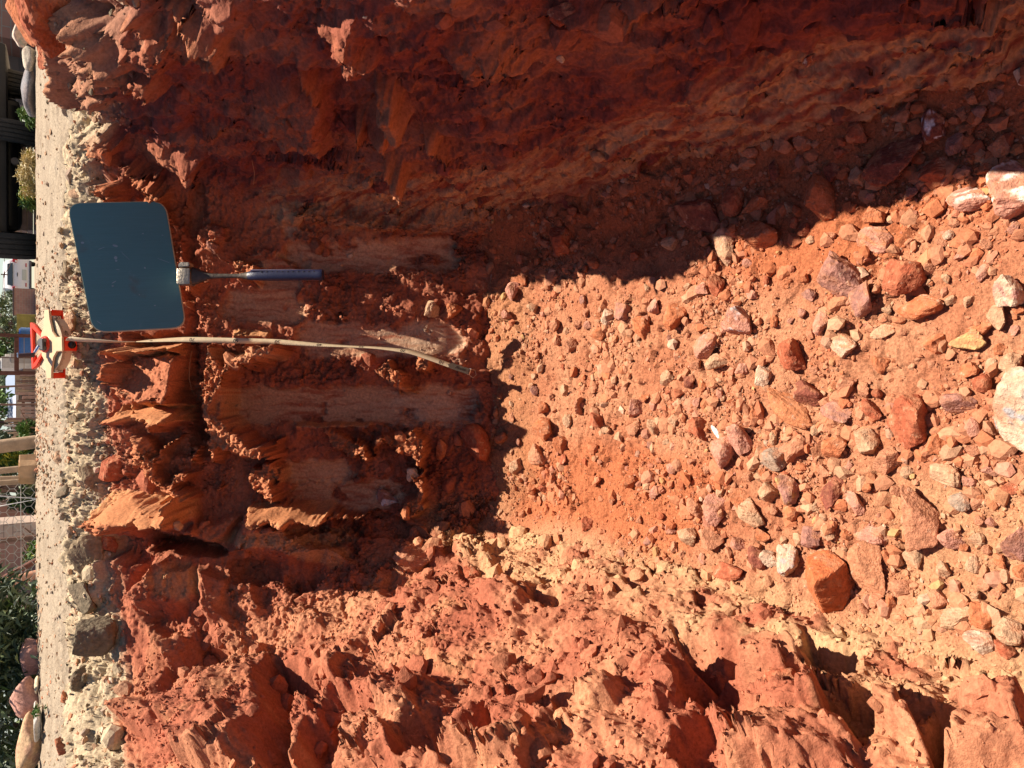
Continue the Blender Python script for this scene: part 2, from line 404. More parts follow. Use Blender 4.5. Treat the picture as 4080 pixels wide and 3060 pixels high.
rel(z7([(1900, 760), (1960, 660), (2050, 680), (2150, 620), (2210, 700), (2210, 900), (2160, 830), (1960, 740), (1900, 800)]), .045, 7)
rel(z7([(2100, 900), (2160, 1000), (2060, 1150), (2120, 1200), (2212, 1150), (2212, 900)]), .04, 8)
rel(z1([(560, 1250), (620, 1240), (990, 1220), (985, 1290), (640, 1310), (545, 1320)]), .03, 6, 0, .05)
rel(z1([(540, 1430), (600, 1370), (630, 1420), (600, 1530), (540, 1480)]), .05, 6)
rel(z1([(1020, 790), (1170, 790), (1130, 850), (1120, 890), (1060, 880), (1010, 830)]), .05, 6)
rel(z1([(985, 960), (1050, 920), (1040, 980), (990, 985)]), .04, 6)
rel(z1([(1370, 640), (1440, 645), (1560, 670), (1550, 800), (1500, 790), (1380, 760)]), .04, 6)
rel(z1([(1080, 400), (1180, 330), (1280, 400), (1290, 480), (1200, 560), (1110, 500)]), .02, 8)
rel(z1([(1030, 1700), (1000, 1100), (1020, 300), (1090, 60), (1160, 60), (1080, 400), (1060, 1100)]), -.02, 14)
rel(z1([(600, 0), (820, 20), (900, 100), (860, 200), (940, 380), (860, 260), (760, 130)]), .05, 7)
rel(z1([(300, 20), (440, 60), (400, 110), (500, 40), (560, 60), (580, 140), (620, 190), (540, 180), (380, 100)]), .04, 6)
# right wall: rim blocks that stick out into the sun, and slanting folds
rel(z2([(290, 0), (440, 0), (640, 140), (780, 265), (890, 310), (850, 335), (690, 275), (640, 300), (560, 220), (430, 150)]), .06, 8)
rel(z2([(880, 0), (960, 30), (1010, 120), (900, 40)]), .05, 6)
rel(z2([(1040, 0), (1200, 70), (1300, 120), (1420, 165), (1300, 150), (1150, 60)]), .04, 6)
rel(z2([(230, 330), (370, 350), (440, 450), (520, 740), (480, 730), (330, 560), (250, 420)]), .06, 7)
rel(z2([(620, 400), (700, 410), (810, 530), (900, 610), (830, 570), (700, 470)]), .045, 6)
rel(z2([(490, 950), (640, 950), (740, 1000), (690, 1080), (560, 1010)]), .05, 6)
rel(z2([(560, 1080), (640, 1180), (840, 1230), (800, 1170), (1000, 1240), (720, 1200), (620, 1100)]), .04, 6)
rel(z2([(430, 380), (640, 420), (660, 560), (600, 740), (520, 740), (440, 500)]), .03, 14)
rel(z2([(700, 60), (1120, 180), (1110, 400), (900, 340), (700, 180)]), .035, 12)
rel(z2([(1130, 190), (1440, 200), (1490, 380), (1280, 410), (1130, 320)]), .03, 10)
rel(z2([(800, 400), (1000, 420), (1050, 560), (930, 620), (820, 520)]), .03, 10)
rel(z2([(1700, 640), (1960, 560), (2212, 640), (2180, 1060), (1900, 1000), (1720, 880)]), .03, 16)
rel(z2([(720, 1010), (1300, 1100), (1240, 1180), (900, 1190)]), .025, 10)
rel(z3([(120, 100), (340, 20), (500, 200), (460, 240), (360, 320), (250, 200)]), .03, 14)
rel(z3([(940, 220), (1100, 180), (1340, 240), (1420, 360), (1220, 480), (1060, 430)]), .03, 18)
rel(z3([(1640, 60), (2100, 0), (2212, 60), (2060, 130), (1760, 120)]), .03, 14)
rel(z3([(485, 530), (590, 550), (690, 680), (580, 690), (530, 640)]), .05, 6)
rel(z3([(340, 680), (400, 690), (430, 770), (380, 740)]), .04, 5)
rel(z3([(465, 715), (580, 730), (580, 790), (500, 750)]), .04, 5)
rel(z3([(550, 920), (650, 920), (690, 980), (670, 1045), (600, 980)]), .05, 6)
rel(z3([(770, 790), (830, 800), (950, 920), (800, 830)]), .04, 5)
rel(z3([(0, 385), (60, 420), (160, 540), (90, 490)]), .045, 5)
rel([(1120, 800), (1500, 860), (2200, 850), (2600, 700), (2560, 740), (2200, 900), (1900, 930), (1400, 905), (1120, 880)], .02, 14)
rh = np.zeros_like(h); PMK = np.zeros_like(h)
for pts, hg, soft, gx, gy in REL:
    c = np.mean(pts, 0)
    onl = max(p[1] for p in pts) > 2150 or min(p[1] for p in pts) < 560
    m = poly_mask(Ul if onl else Uj, Vl if onl else Vj, pts, soft * ((2.3 if c[1] > 600 else 2.8) if onl else 1.2))
    q = m > 0
    if not q.any(): continue
    if hg > 0 and gx == 0 and max(p[1] for p in pts) < 2120 and c[0] < 1900 and max(p[0] for p in pts) - min(p[0] for p in pts) < 400: gx = (.0075 if c[0] < 1400 else .002) if c[1] > 560 else .0035
    if hg > 0 and c[1] < 2120: PMK = np.maximum(PMK, m * (1 if hg >= .04 else .5))
    rh[q] += m[q] * (hg + gx * (U[q] - c[0]) / 10 * 0.35 + gy * (V[q] - c[1]) / 30)
rh = np.clip(rh, -.11, .12) * (1 + .45 * we + .25 * wr * (U < 1750))
# tooth channels on the end wall
inend = ((U > 430) & (U < 1900)).astype(float) * sstep(-0.36, -0.28, Pf[:, 0]) * (1 - sstep(0.36, 0.42, Pf[:, 0])) * we
chan = np.zeros_like(h)
PLK = [  # smooth clay planks left by the teeth: x0,x1,y0,y1, depth
    (1130, 1820, 960, 1075, .030), (1180, 1830, 1290, 1418, .010), (900, 1905, 1545, 1685, .034),
    (1120, 1390, 1840, 1935, .026), (1150, 1600, 1925, 2022, .028), (880, 1210, 1160, 1290, .018), (980, 1220, 1010, 1150, .012),
    (520, 770, 1190, 1340, .010), (560, 760, 1400, 1580, .012), (850, 1160, 1400, 1430, .0), (1100, 1180, 780, 960, .012)]
for x0, x1, y0, y1, dp in PLK:
    m = poly_mask(Uj * 1.8 - .8 * U, V + 0.9 * (Vj - V), [(x0 + 30, y0), (x1 - 40, y0 - 8), (x1 + 10, (y0 + y1) / 2), (x1 - 20, y1), (x0 + 60, y1 + 6), (x0 - 10, (y0 + y1) / 2)], 14)
    w = (V - (y0 + y1) / 2) / ((y1 - y0) / 2 + 1e-6)
    chan += -dp * m * (1 - 0.5 * np.clip(w, -1, 1) ** 2)
    SM = np.maximum(SM, m * sstep(-.42, -.18, fbm(Sf * 16, Tf * 11, 411, 4, .6)))
for pts in (z7([(320, 510), (440, 490), (740, 490), (750, 560), (450, 560)]), z7([(1200, 1120), (1600, 1150), (1600, 1185), (1200, 1185)]),
            z7([(310, 1060), (460, 1080), (520, 1140), (400, 1190)]), z1([(620, 1240), (980, 1225), (980, 1285), (640, 1300)])):
    SM = np.maximum(SM, poly_mask(U, V, pts, 10))
SMR = sstep(.0, .5, poly_mask(Uj, Vj, [(1300, 560), (2000, 640), (2700, 380), (3400, 150), (4300, -200), (4300, 260), (3300, 560), (2500, 830), (1900, 900), (1150, 860)], 60))

# side faces of the tooth grooves: they look towards the sun, then the next panel falls back
STRIP = np.zeros_like(h)
for x0, x1, yc, hf, D_, am in ((500, 735, 1393, 24, 230, .050), (490, 780, 1640, 34, 260, .055), (430, 800, 2000, 48, 120, .060), (1000, 1330, 2022, 24, 70, .055), (940, 1080, 1330, 16, 60, .03), (1180, 1480, 1690, 8, 60, .03)):
    Us = .6 * U + .4 * Ul; Vs = V + .45 * (Vl - V) + .08 * (Vj - V)
    win = sstep(x0 - 12, x0 + 10, Us) * (1 - sstep(x1 - 8, x1 + 12, Us))
    st_ = sstep(yc - hf, yc + hf, Vs) * (1 - np.clip((Vs - yc - hf) / D_, 0, 1))
    chan += am * win * st_
    STRIP = np.maximum(STRIP, win * sstep(yc - hf * 1.1, yc - hf * .8, Vs) * (1 - sstep(yc + hf * .8, yc + hf * 1.3, Vs)))
h = rh + chan
amp_b = 0.030 * wl + 0.016 * we + 0.034 * wr
h += big * amp_b
blk = (0.025 * wl + 0.012 * we + 0.018 * wr)
h += f1 * blk * (0.5 + 0.6 * patchy) * (1 - .85 * SM)
h += f2 * (0.012 * wl + 0.007 * we + 0.010 * wr) * (1 - .9 * SM) * (1 - .4 * SMR)
h += f3 * (0.0035 * wl + 0.003 * we + 0.0028 * wr) * (1 - SM) * (0.3 + patchy)
h += lump * (0.012 * wl + 0.011 * we + 0.014 * wr) * (1 - .9 * SM)
h += crumb * (0.0035 * wl + 0.0048 * we + 0.0034 * wr) * (1 - .95 * SM) * (0.35 + 1.0 * patchy)
h += PMK * (1 - STRIP) * (crumb * .010 + f3 * .006 + np.abs(fbm(Sf * 38, Tf * 38, 83, 3, .6)) * .016) * (we + .5 * wr)
h -= pit * (0.012 * wl + 0.018 * we + 0.006 * wr) * (1 - SM)
# scratches along the tool marks
SM = np.maximum(SM, STRIP * .8)
scr = fbm(Pf[:, 0] * 90 + .8 * jA, Tf * 12, 401, 4, .6)
h += scr * 0.0016 * SM
# the slanting grain of the right wall
gl = fbm(Lx * 5, Ly * 34, 421, 4, .6)
h += (1 - np.abs(fbm(Lx * 4, Ly * 11, 425, 3)) * 3).clip(-1, 1) * .012 * wr * (1 - .6 * SMR)
h += gl * 0.0045 * wr
# topsoil: stony crust under the rim
top = sstep(-0.13, -0.07, zt + 0.02 * jA)
ft, ct = facets(Sf * 30 + jA * .4, Tf * 34, 431, 1.2)
fu, cu_ = facets(Sf * 15 + jB * .5, Tf * 16, 435, 1.6)
h += top * (ft * 0.013 + fu * .016 + fbm(Sf * 40, Tf * 40, 441, 4, .6, billow=True) * 0.006)
fade = sstep(0.0, 0.02, -zt + 0.004)
h = h * (0.6 + 0.4 * sstep(0.0, 0.05, -zt))
h += (crumb * .007 + np.abs(fbm(Sf * 30, Tf * 30, 85, 3, .6)) * .022 - .006) * sstep(-.15, -.10, zt) * (we + .6 * wl)
h *= 1 - sstep(0.95, 1.02, -zt) * 0.5
# keep everything calm beside and behind the camera
PWd = Pf + Nf * h[:, None]
# second pass: crumbly detail along the true surface, so that the steep sides are rough as well
n2_ = base_normals(PWd.reshape(PW.shape)).reshape(-1, 3)
if n2_[(nw // 2) * PW.shape[1] + PW.shape[1] // 2, 1] > 0: n2_ = -n2_
d3 = np.abs(vn3(PWd, 38, 901)) * 1.0 + .55 * np.abs(vn3(PWd, 85, 902)) + .35 * vn3(PWd, 190, 903)
PWd = PWd + n2_ * ((d3 - .7) * (0.0050 * wl + 0.0075 * we + .0055 * wr) * (1 - .85 * SM) * sstep(-.02, .03, -zt) * (.35 + .9 * patchy))[:, None]

# --- colours (albedo, with sunlight painted in on tooth strips and lit lumps)
def C(*v): return np.array(v, np.float32)
RED = C(.355, .112, .062); ORG = C(.49, .210, .112); DRK = C(.25, .068, .038); TAN = C(.48, .30, .16)
BEI = C(.60, .36, .185); GRY = C(.42, .32, .21); PALE = C(.50, .385, .25); PLANK = C(.53, .315, .19)
def mixc(a, b, m): return a * (1 - m[:, None]) + b * m[:, None]
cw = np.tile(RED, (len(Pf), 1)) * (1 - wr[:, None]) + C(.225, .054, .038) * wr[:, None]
cw = mixc(cw, ORG, sstep(-.2, .45, fbm(Sf * 5, Tf * 5, 501, 4)) * (0.42 + .55 * wl))
cw = mixc(cw, C(.50, .235, .115), sstep(.05, .6, fbm(Sf * 9, Tf * 9, 511, 4, .6)) * (.25 + .45 * wl))
cw = mixc(cw, DRK, sstep(.1, .5, fbm(Sf * 7, Tf * 11, 521, 4, .6)) * .5)
streak = fbm(Sf * 6, Tf * 60, 531, 4, .65)
# pale clay smeared on the planks
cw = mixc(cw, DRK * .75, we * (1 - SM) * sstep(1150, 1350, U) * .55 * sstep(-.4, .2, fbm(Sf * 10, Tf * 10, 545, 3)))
pm = SM * sstep(-.6, .25, scr + .6 * fbm(Sf * 8, Tf * 8, 541, 3)) * .95 * ((U > 800) | (V > 1900))
cw = mixc(cw, PLANK, np.clip(pm, 0, 1))
pale_pl = poly_mask(Uj, Vj, [(1480, 1310), (1850, 1310), (1850, 1440), (1480, 1420)], 30) + poly_mask(Uj, Vj, [(1560, 1560), (1900, 1560), (1900, 1690), (1560, 1690)], 30)
cw = mixc(cw, C(.52, .36, .25), np.clip(pale_pl * sstep(-.4, .3, scr), 0, 1) * .7)
cw = mixc(cw, C(.60, .27, .115), STRIP * .8)  # smeared clay, tinted lighter to strengthen the sunlight on the strips
cw = mixc(cw, C(.52, .195, .085), PMK * .6)  # sunlit lumps: the brightness of the sun painted as lighter orange
# beige seams low on the right wall
bz = poly_mask(Uj, Vj, [(1050, 720), (1300, 700), (1900, 640), (2300, 560), (2700, 380), (3200, 200), (3700, 60), (4300, -60), (4300, 240), (3700, 400), (3000, 600), (2500, 760), (2000, 880), (1500, 920), (1050, 900)], 70)
sl_ = fbm((U * 0.94 - V * 0.34) * .004, (U * .34 + V * .94) * 0.035, 551, 4, .6)
cw = mixc(cw, BEI, np.clip(bz * sstep(-.3, .25, sl_ + .25 * fbm(U * .02, V * .02, 561, 3)), 0, 1) * .62)
# yellowish powder along the foot of the left wall
yz = poly_mask(Uj, Vj, [(1700, 2030), (2100, 2060), (2600, 2220), (3200, 2400), (4200, 2620), (4300, 2860), (3500, 2700), (3300, 2640), (2700, 2520), (2300, 2360), (2000, 2270), (1700, 2140)], 95)
cw = mixc(cw, C(.52, .335, .175), np.clip(yz * sstep(-.4, .35, fbm(Sf * 10, Tf * 10, 571, 4, .6)), 0, 1) * .75)
for cx_, cy_, rx_, ry_, aa in ((3500, 2760, 420, 110, 22), (1150, 2140, 330, 50, 0), (2000, 2230, 240, 90, 15), (1250, 2190, 200, 60, 15), (720, 2320, 120, 90, 0)):
    cw = mixc(cw, C(.52, .29, .15), sstep(0, .6, ell_mask(Uj, Vj, cx_, cy_, rx_, ry_, aa)) * .6)
# grey stony topsoil
tm = sstep(-.098, -.062, zt + .028 * fbm(Sf * 5, Tf * 5, 581, 3) + .02 * jA)
tm = np.maximum(tm, poly_mask(Uj, Vj, z8([(0, 0), (330, 0), (330, 300), (420, 560), (460, 760), (480, 1000), (420, 1250), (430, 1560), (0, 1560)]), 22))
tm *= 1 - .75 * poly_mask(Uj, Vj, z2([(240, -60), (900, -60), (1000, 500), (700, 900), (500, 800), (330, 600), (230, 300)]), 30)
topc = mixc(np.tile(GRY, (len(Pf), 1)), PALE, sstep(-.3, .4, fbm(Sf * 14, Tf * 14, 591, 4, .6)))
topc = mixc(topc, C(.24, .19, .13), sstep(.15, .5, fbm(Sf * 24, Tf * 24, 601, 3, .6)) * .7)
cw = cw * (1 - tm[:, None]) + topc * tm[:, None]

M_SOIL = soil_material('red_soil', b1=.55, b2=.5, s1=170, s2=620, var=.28)
M_FLOOR = soil_material('rubble_soil', b1=.9, b2=.6, s1=260, s2=800, var=.35)
M_GROUND = soil_material('pale_gravel_ground', b1=.8, b2=.5, s1=150, s2=500, var=.3)
nr, nc = PW.shape[:2]
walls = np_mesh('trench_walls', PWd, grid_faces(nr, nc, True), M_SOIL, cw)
tagp(walls, kind='structure')

# --- ground: same columns (every second one), rising to a low crest, then level to the horizon
def ground_h(d, P):
    g = 0.050 * sstep(0.0, 1.5, d) - .055 * sstep(3.2, 7.0, d)
    n = fbm(P[..., 0] * 1.3, P[..., 1] * 1.3, 611, 3) * .012 * (1 - sstep(6, 12, d)) * sstep(0, .3, d)
    right = sstep(.5, .75, P[..., 0]) * (1 - sstep(1.5, 2.2, P[..., 1])) * .03
    return g + n + right
PG = build_rows(gr_rows)[:, ::2]
dd = np.repeat((ds)[:, None], PG.shape[1], 1)
X_, Y_ = PG[..., 0], PG[..., 1]
gh = ground_h(dd, PG)
near = 1 - sstep(2.0, 5.0, dd)
gfa, _gc = facets(X_ * 28, Y_ * 28, 661, 1.4)
gh = gh + gfa * .009 * (1 - sstep(.3, 1.2, dd)) * sstep(0, .02, dd)
gh = gh + near * (fbm(X_ * 45, Y_ * 45, 621, 3, .6, billow=True) * .010 + fbm(X_ * 12, Y_ * 12, 631, 3) * .006) * sstep(0, .03, dd)
PG[..., 2] = gh
# the rim row of the ground follows the displaced rim row of the walls
rim = PWd.reshape(nr, nc, 3)[0, ::2]
kr = np.exp(-dd / .05)[..., None]
PG = PG + kr * (rim - PG[-1])[None]
gc = mixc(np.tile(C(.34, .265, .19), (PG.shape[0] * PG.shape[1], 1)), C(.27, .205, .145), sstep(-.2, .45, fbm(X_.ravel() * 6, Y_.ravel() * 6, 641, 4, .6)))
gc = mixc(gc, C(.26, .21, .16), sstep(.25, .6, fbm(X_.ravel() * 60, Y_.ravel() * 60, 651, 2)) * .6 * near.ravel())
ground = np_mesh('ground', PG.reshape(-1, 3), grid_faces(PG.shape[0], PG.shape[1], True), M_GROUND, gc)
tagp(ground, kind='structure')

# --- floor: a heap of spoil, slightly higher against the end wall
fy = np.concatenate([np.linspace(-2.4, .3, 60)[:-1], np.linspace(.3, 1.78, int(640 / Q))])
fx = np.linspace(-.62, .52, int(480 / Q))
FX, FY = np.meshgrid(fx, fy)
def floor_h(x, y):
    z = -DEEP + 0.0 * x
    z = z + 0.05 * sstep(1.35, 1.7, y) + .05 * sstep(.28, .42, x) + .05 * sstep(.25, .42, -x)
    z = z + .018 * fbm(x * 4, y * 4, 701, 3)
    z = z - .03 * np.exp(-((x + .28) ** 2 + (y - 1.50) ** 2) / .004)
    return z
def floor_detail(x, y):
    rough = sstep(-.3, .3, fbm(x * 5, y * 5, 711, 2))
    a, ca = facets(x * 26, y * 26, 721, 1.3); b, cb = facets(x * 62, y * 62, 731, 1.3)
    return (a * .009 + b * .006) * (.35 + rough) + fbm(x * 70, y * 70, 741, 4, .6, billow=True) * .0028
FZ = floor_h(FX, FY) + floor_detail(FX, FY)
PF = np.stack([FX, FY, FZ], -1).reshape(-1, 3)
Uf, Vf, Zf = project(PF)
fj = fbm(FX.ravel() * 20, FY.ravel() * 20, 751, 4, .6)
def floor_colour(P, U_, V_, j):
    x, y = P[:, 0], P[:, 1]
    c = mixc(np.tile(C(.40, .152, .078), (len(P), 1)), C(.44, .195, .105), sstep(-.3, .3, fbm(x * 7, y * 7, 761, 3)))
    Ua = U_ + 60 * j; Va = V_ + 60 * j
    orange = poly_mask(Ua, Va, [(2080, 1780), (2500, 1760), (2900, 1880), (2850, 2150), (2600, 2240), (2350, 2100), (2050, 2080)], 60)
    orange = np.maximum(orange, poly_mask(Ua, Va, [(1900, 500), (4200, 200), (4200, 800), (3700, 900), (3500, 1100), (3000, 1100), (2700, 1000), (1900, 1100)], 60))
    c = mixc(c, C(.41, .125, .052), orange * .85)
    c = mixc(c, C(.47, .25, .13), poly_mask(Ua, Va, [(3500, 1900), (4300, 1900), (4300, 2600), (3600, 2450)], 70) * .6)
    c = mixc(c, C(.38, .17, .08), poly_mask(Ua, Va, [(1850, 1150), (2100, 1150), (2150, 2000), (1900, 2100)], 50) * .6)
    c = mixc(c, C(.50, .33, .17), sstep(-.29, -.36, x + .05 * j) * .45 * sstep(2000, 2300, U_))
    return c
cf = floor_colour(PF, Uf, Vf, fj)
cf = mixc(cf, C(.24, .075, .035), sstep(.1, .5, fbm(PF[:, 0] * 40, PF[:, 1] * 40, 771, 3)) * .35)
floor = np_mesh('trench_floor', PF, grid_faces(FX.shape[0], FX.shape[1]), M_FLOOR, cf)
tagp(floor, kind='structure')
# ------------------------------------------------------------------ ray casting against the terrain (coarse copies)
import bmesh
def sub_bvh(P, nr_, nc_, k, flip=False):
    G = P.reshape(nr_, nc_, 3)[::k, ::k]
    f = grid_faces(G.shape[0], G.shape[1], flip)
    return BVHTree.FromPolygons([tuple(v) for v in G.reshape(-1, 3)], [tuple(q) for q in f.tolist()])
BV = [sub_bvh(PWd, nr, nc, 3), sub_bvh(PF, FX.shape[0], FX.shape[1], 3),
      sub_bvh(PG.reshape(-1, 3)[PG.shape[1] * int(PG.shape[0] * .45):], PG.shape[0] - int(PG.shape[0] * .45), PG.shape[1], 2)]
def cast(px, py):
    r = ray(px, py); d = Vector(r).normalized(); best = None
    for b in BV:
        loc, n, i, dist = b.ray_cast(Vector(CAM), d)
        if loc is not None and (best is None or dist < best[2]):
            if n.dot(d) > 0: n = -n
            best = (loc, n, dist)
    if best is None: return None
    z = best[2] / math.sqrt(float((r * r).sum()))
    return np.array(best[0]), np.array(best[1]), z

# ------------------------------------------------------------------ stones
def ico(sub):
    bm = bmesh.new(); bmesh.ops.create_icosphere(bm, subdivisions=sub, radius=1.0)
    V_ = np.array([v.co[:] for v in bm.verts]); F_ = np.array([[v.index for v in f.verts] for f in bm.faces]); bm.free()
    return V_ / np.linalg.norm(V_, axis=1, keepdims=True), F_
ICO = {i: ico(i) for i in (1, 2, 3, 4, 5)}
def n3(P, s, seed, o=3):
    return (fbm(P[:, 0] * s + P[:, 2] * s * .7, P[:, 1] * s - P[:, 2] * s * .6, seed, o, .55) + fbm(P[:, 1] * s + 3, P[:, 2] * s + P[:, 0] * s * .5, seed + 50, o, .55)) * .6
def rock_shape(sub, seed, planes=15, rough=.07, dmin=.5, blunt=34.0):
    D, F_ = ICO[sub]; g = np.random.default_rng(seed)
    n = g.normal(size=(planes, 3)); n /= np.linalg.norm(n, axis=1, keepdims=True)
    d = g.uniform(dmin, 1.0, planes)
    dot = D @ n.T
    rr = d[None] / np.maximum(dot, .05)
    r = -np.log(np.exp(-blunt * np.minimum(rr, 3)).sum(1) + np.exp(-blunt * 1.25)) / blunt
    r = np.clip(r, .3, 1.3)
    P = D * r[:, None]
    if rough:
        P = P * (1 + rough * n3(D, 2.2, seed % 900, 3) + rough * .75 * n3(D, 6, seed % 900 + 7, 3))[:, None]
    ext = (P.max(0) - P.min(0)) / 2; P = (P - (P.max(0) + P.min(0)) / 2) / ext
    return P, F_
PAL = dict(orange=(.44, .140, .060), brick=(.35, .092, .045), pink=(.48, .22, .155), mauve=(.33, .155, .12), tan=(.46, .28, .17),
           white=(.54, .39, .28), grey=(.32, .23, .17), dark=(.22, .065, .042), yellow=(.50, .34, .14), brown=(.25, .18, .11), salmon=(.46, .195, .11),
           greybrown=(.17, .13, .085))
M_STONE = soil_material('stone_dusty', rough=.85, b1=.9, b2=.6, s1=130, s2=480, var=.34, dust=[(45, (.44, .185, .095), .50, .62, .8), (95, (.56, .40, .29), .60, .68, .65), (150, (.17, .06, .04), .60, .70, .35)])
M_ROCK = soil_material('stone_clean', rough=.85, b1=.8, b2=.5, s1=90, s2=380, var=.35)
M_GRAV = soil_material('gravel_mix', rough=.9, b1=.4, b2=.3, s1=200, s2=700, var=.2)
DUST = np.array((.42, .185, .10))
def rock_colour(P, col, seed, dust=.45, vein=None):
    c = np.tile(np.array(col), (len(P), 1)) * (1 + .22 * n3(P, 1.6, seed % 700 + 3)[:, None])
    m = sstep(-.15, .35, n3(P, 1.3, seed % 700 + 21)) * (dust * 1.35)
    c = c * (1 - m[:, None]) + DUST * m[:, None]
    if vein is not None:
        m = sstep(.05, .2, n3(P, 1.5, seed % 700 + 77))
        c = c * (1 - m[:, None]) + np.array(vein) * m[:, None]
    return np.clip(c, .01, .9)
def rotm(rx, ry, rz):
    return np.array(Matrix.Rotation(rz, 3, 'Z') @ Matrix.Rotation(ry, 3, 'Y') @ Matrix.Rotation(rx, 3, 'X'))
STONES = []      # (px, py, r) of every placed stone
def floor_point(px, py, lift):
    z = 1.2; r = ray(px, py)
    for _ in range(14):
        P = CAM + r * z
        zf = float(floor_h(np.array([P[0]]), np.array([P[1]]))[0]) + lift
        z = (zf - CAM[2]) / r[2]
    return CAM + r * z, z
def stone(px, py, rx, ry, ang, key, label, name='stone', flat=.8, seed=None, sub=4, planes=15, dust=.4, vein=None, onfloor=True, group=None,
          lift=.42, rough=.13, blunt=34.0, cat='stone', tilt=.3, dmin=.5):
    seed = seed if seed is not None else int(px * 7 + py * 13)
    g = np.random.default_rng(seed)
    P, F_ = rock_shape(sub, seed, planes, rough, blunt=blunt, dmin=dmin)
    if onfloor:
        _, z = floor_point(px, py, 0)
    else:
        c = cast(px, py)
        if c is None: return None
        z = c[2]
    a = rx * z / F_PX * 1.08; b = ry * z / F_PX * 1.04; cc = flat * min(a, b) * 1.15
    if onfloor: ctr, z = floor_point(px, py, cc * lift)
    else: ctr = c[0] + c[1] * cc * lift
    L = np.stack([P[:, 1] * b, -P[:, 0] * a, P[:, 2] * cc], -1)      # image y -> -X, image x -> -Y
    L = L @ rotm(g.uniform(-tilt, tilt), g.uniform(-tilt, tilt), -math.radians(ang)).T
    if not onfloor:
        q = Vector((0, 0, 1)).rotation_difference(Vector(c[1])).to_matrix(); L = np.stack([P[:, 0] * 1.0, P[:, 1], P[:, 2]], -1)
        L = np.stack([P[:, 1] * b, -P[:, 0] * a, P[:, 2] * cc], -1) @ rotm(0, 0, -math.radians(ang)).T
        xw = np.array([1.0, 0, 0]); nn = c[1]; xa = xw - nn * nn[0]
        if np.linalg.norm(xa) < .35: xa = np.array([0, -1.0, 0]) - nn * (-nn[1])
        xa /= np.linalg.norm(xa); ya = np.cross(nn, xa)
        L = L[:, :1] * xa + L[:, 1:2] * ya + L[:, 2:] * nn
    clean = (not onfloor) and key in ('greybrown', 'brown', 'grey', 'tan', 'white')
    o = np_mesh(name, L, F_, M_ROCK if clean else M_STONE, rock_colour(P, PAL[key] if isinstance(key, str) else key, seed, dust * (.25 if clean else 1), vein), smooth=False)
    o.location = Vector(ctr); tagp(o, label, cat, group)
    STONES.append((px, py, max(rx, ry), label, key)); return o

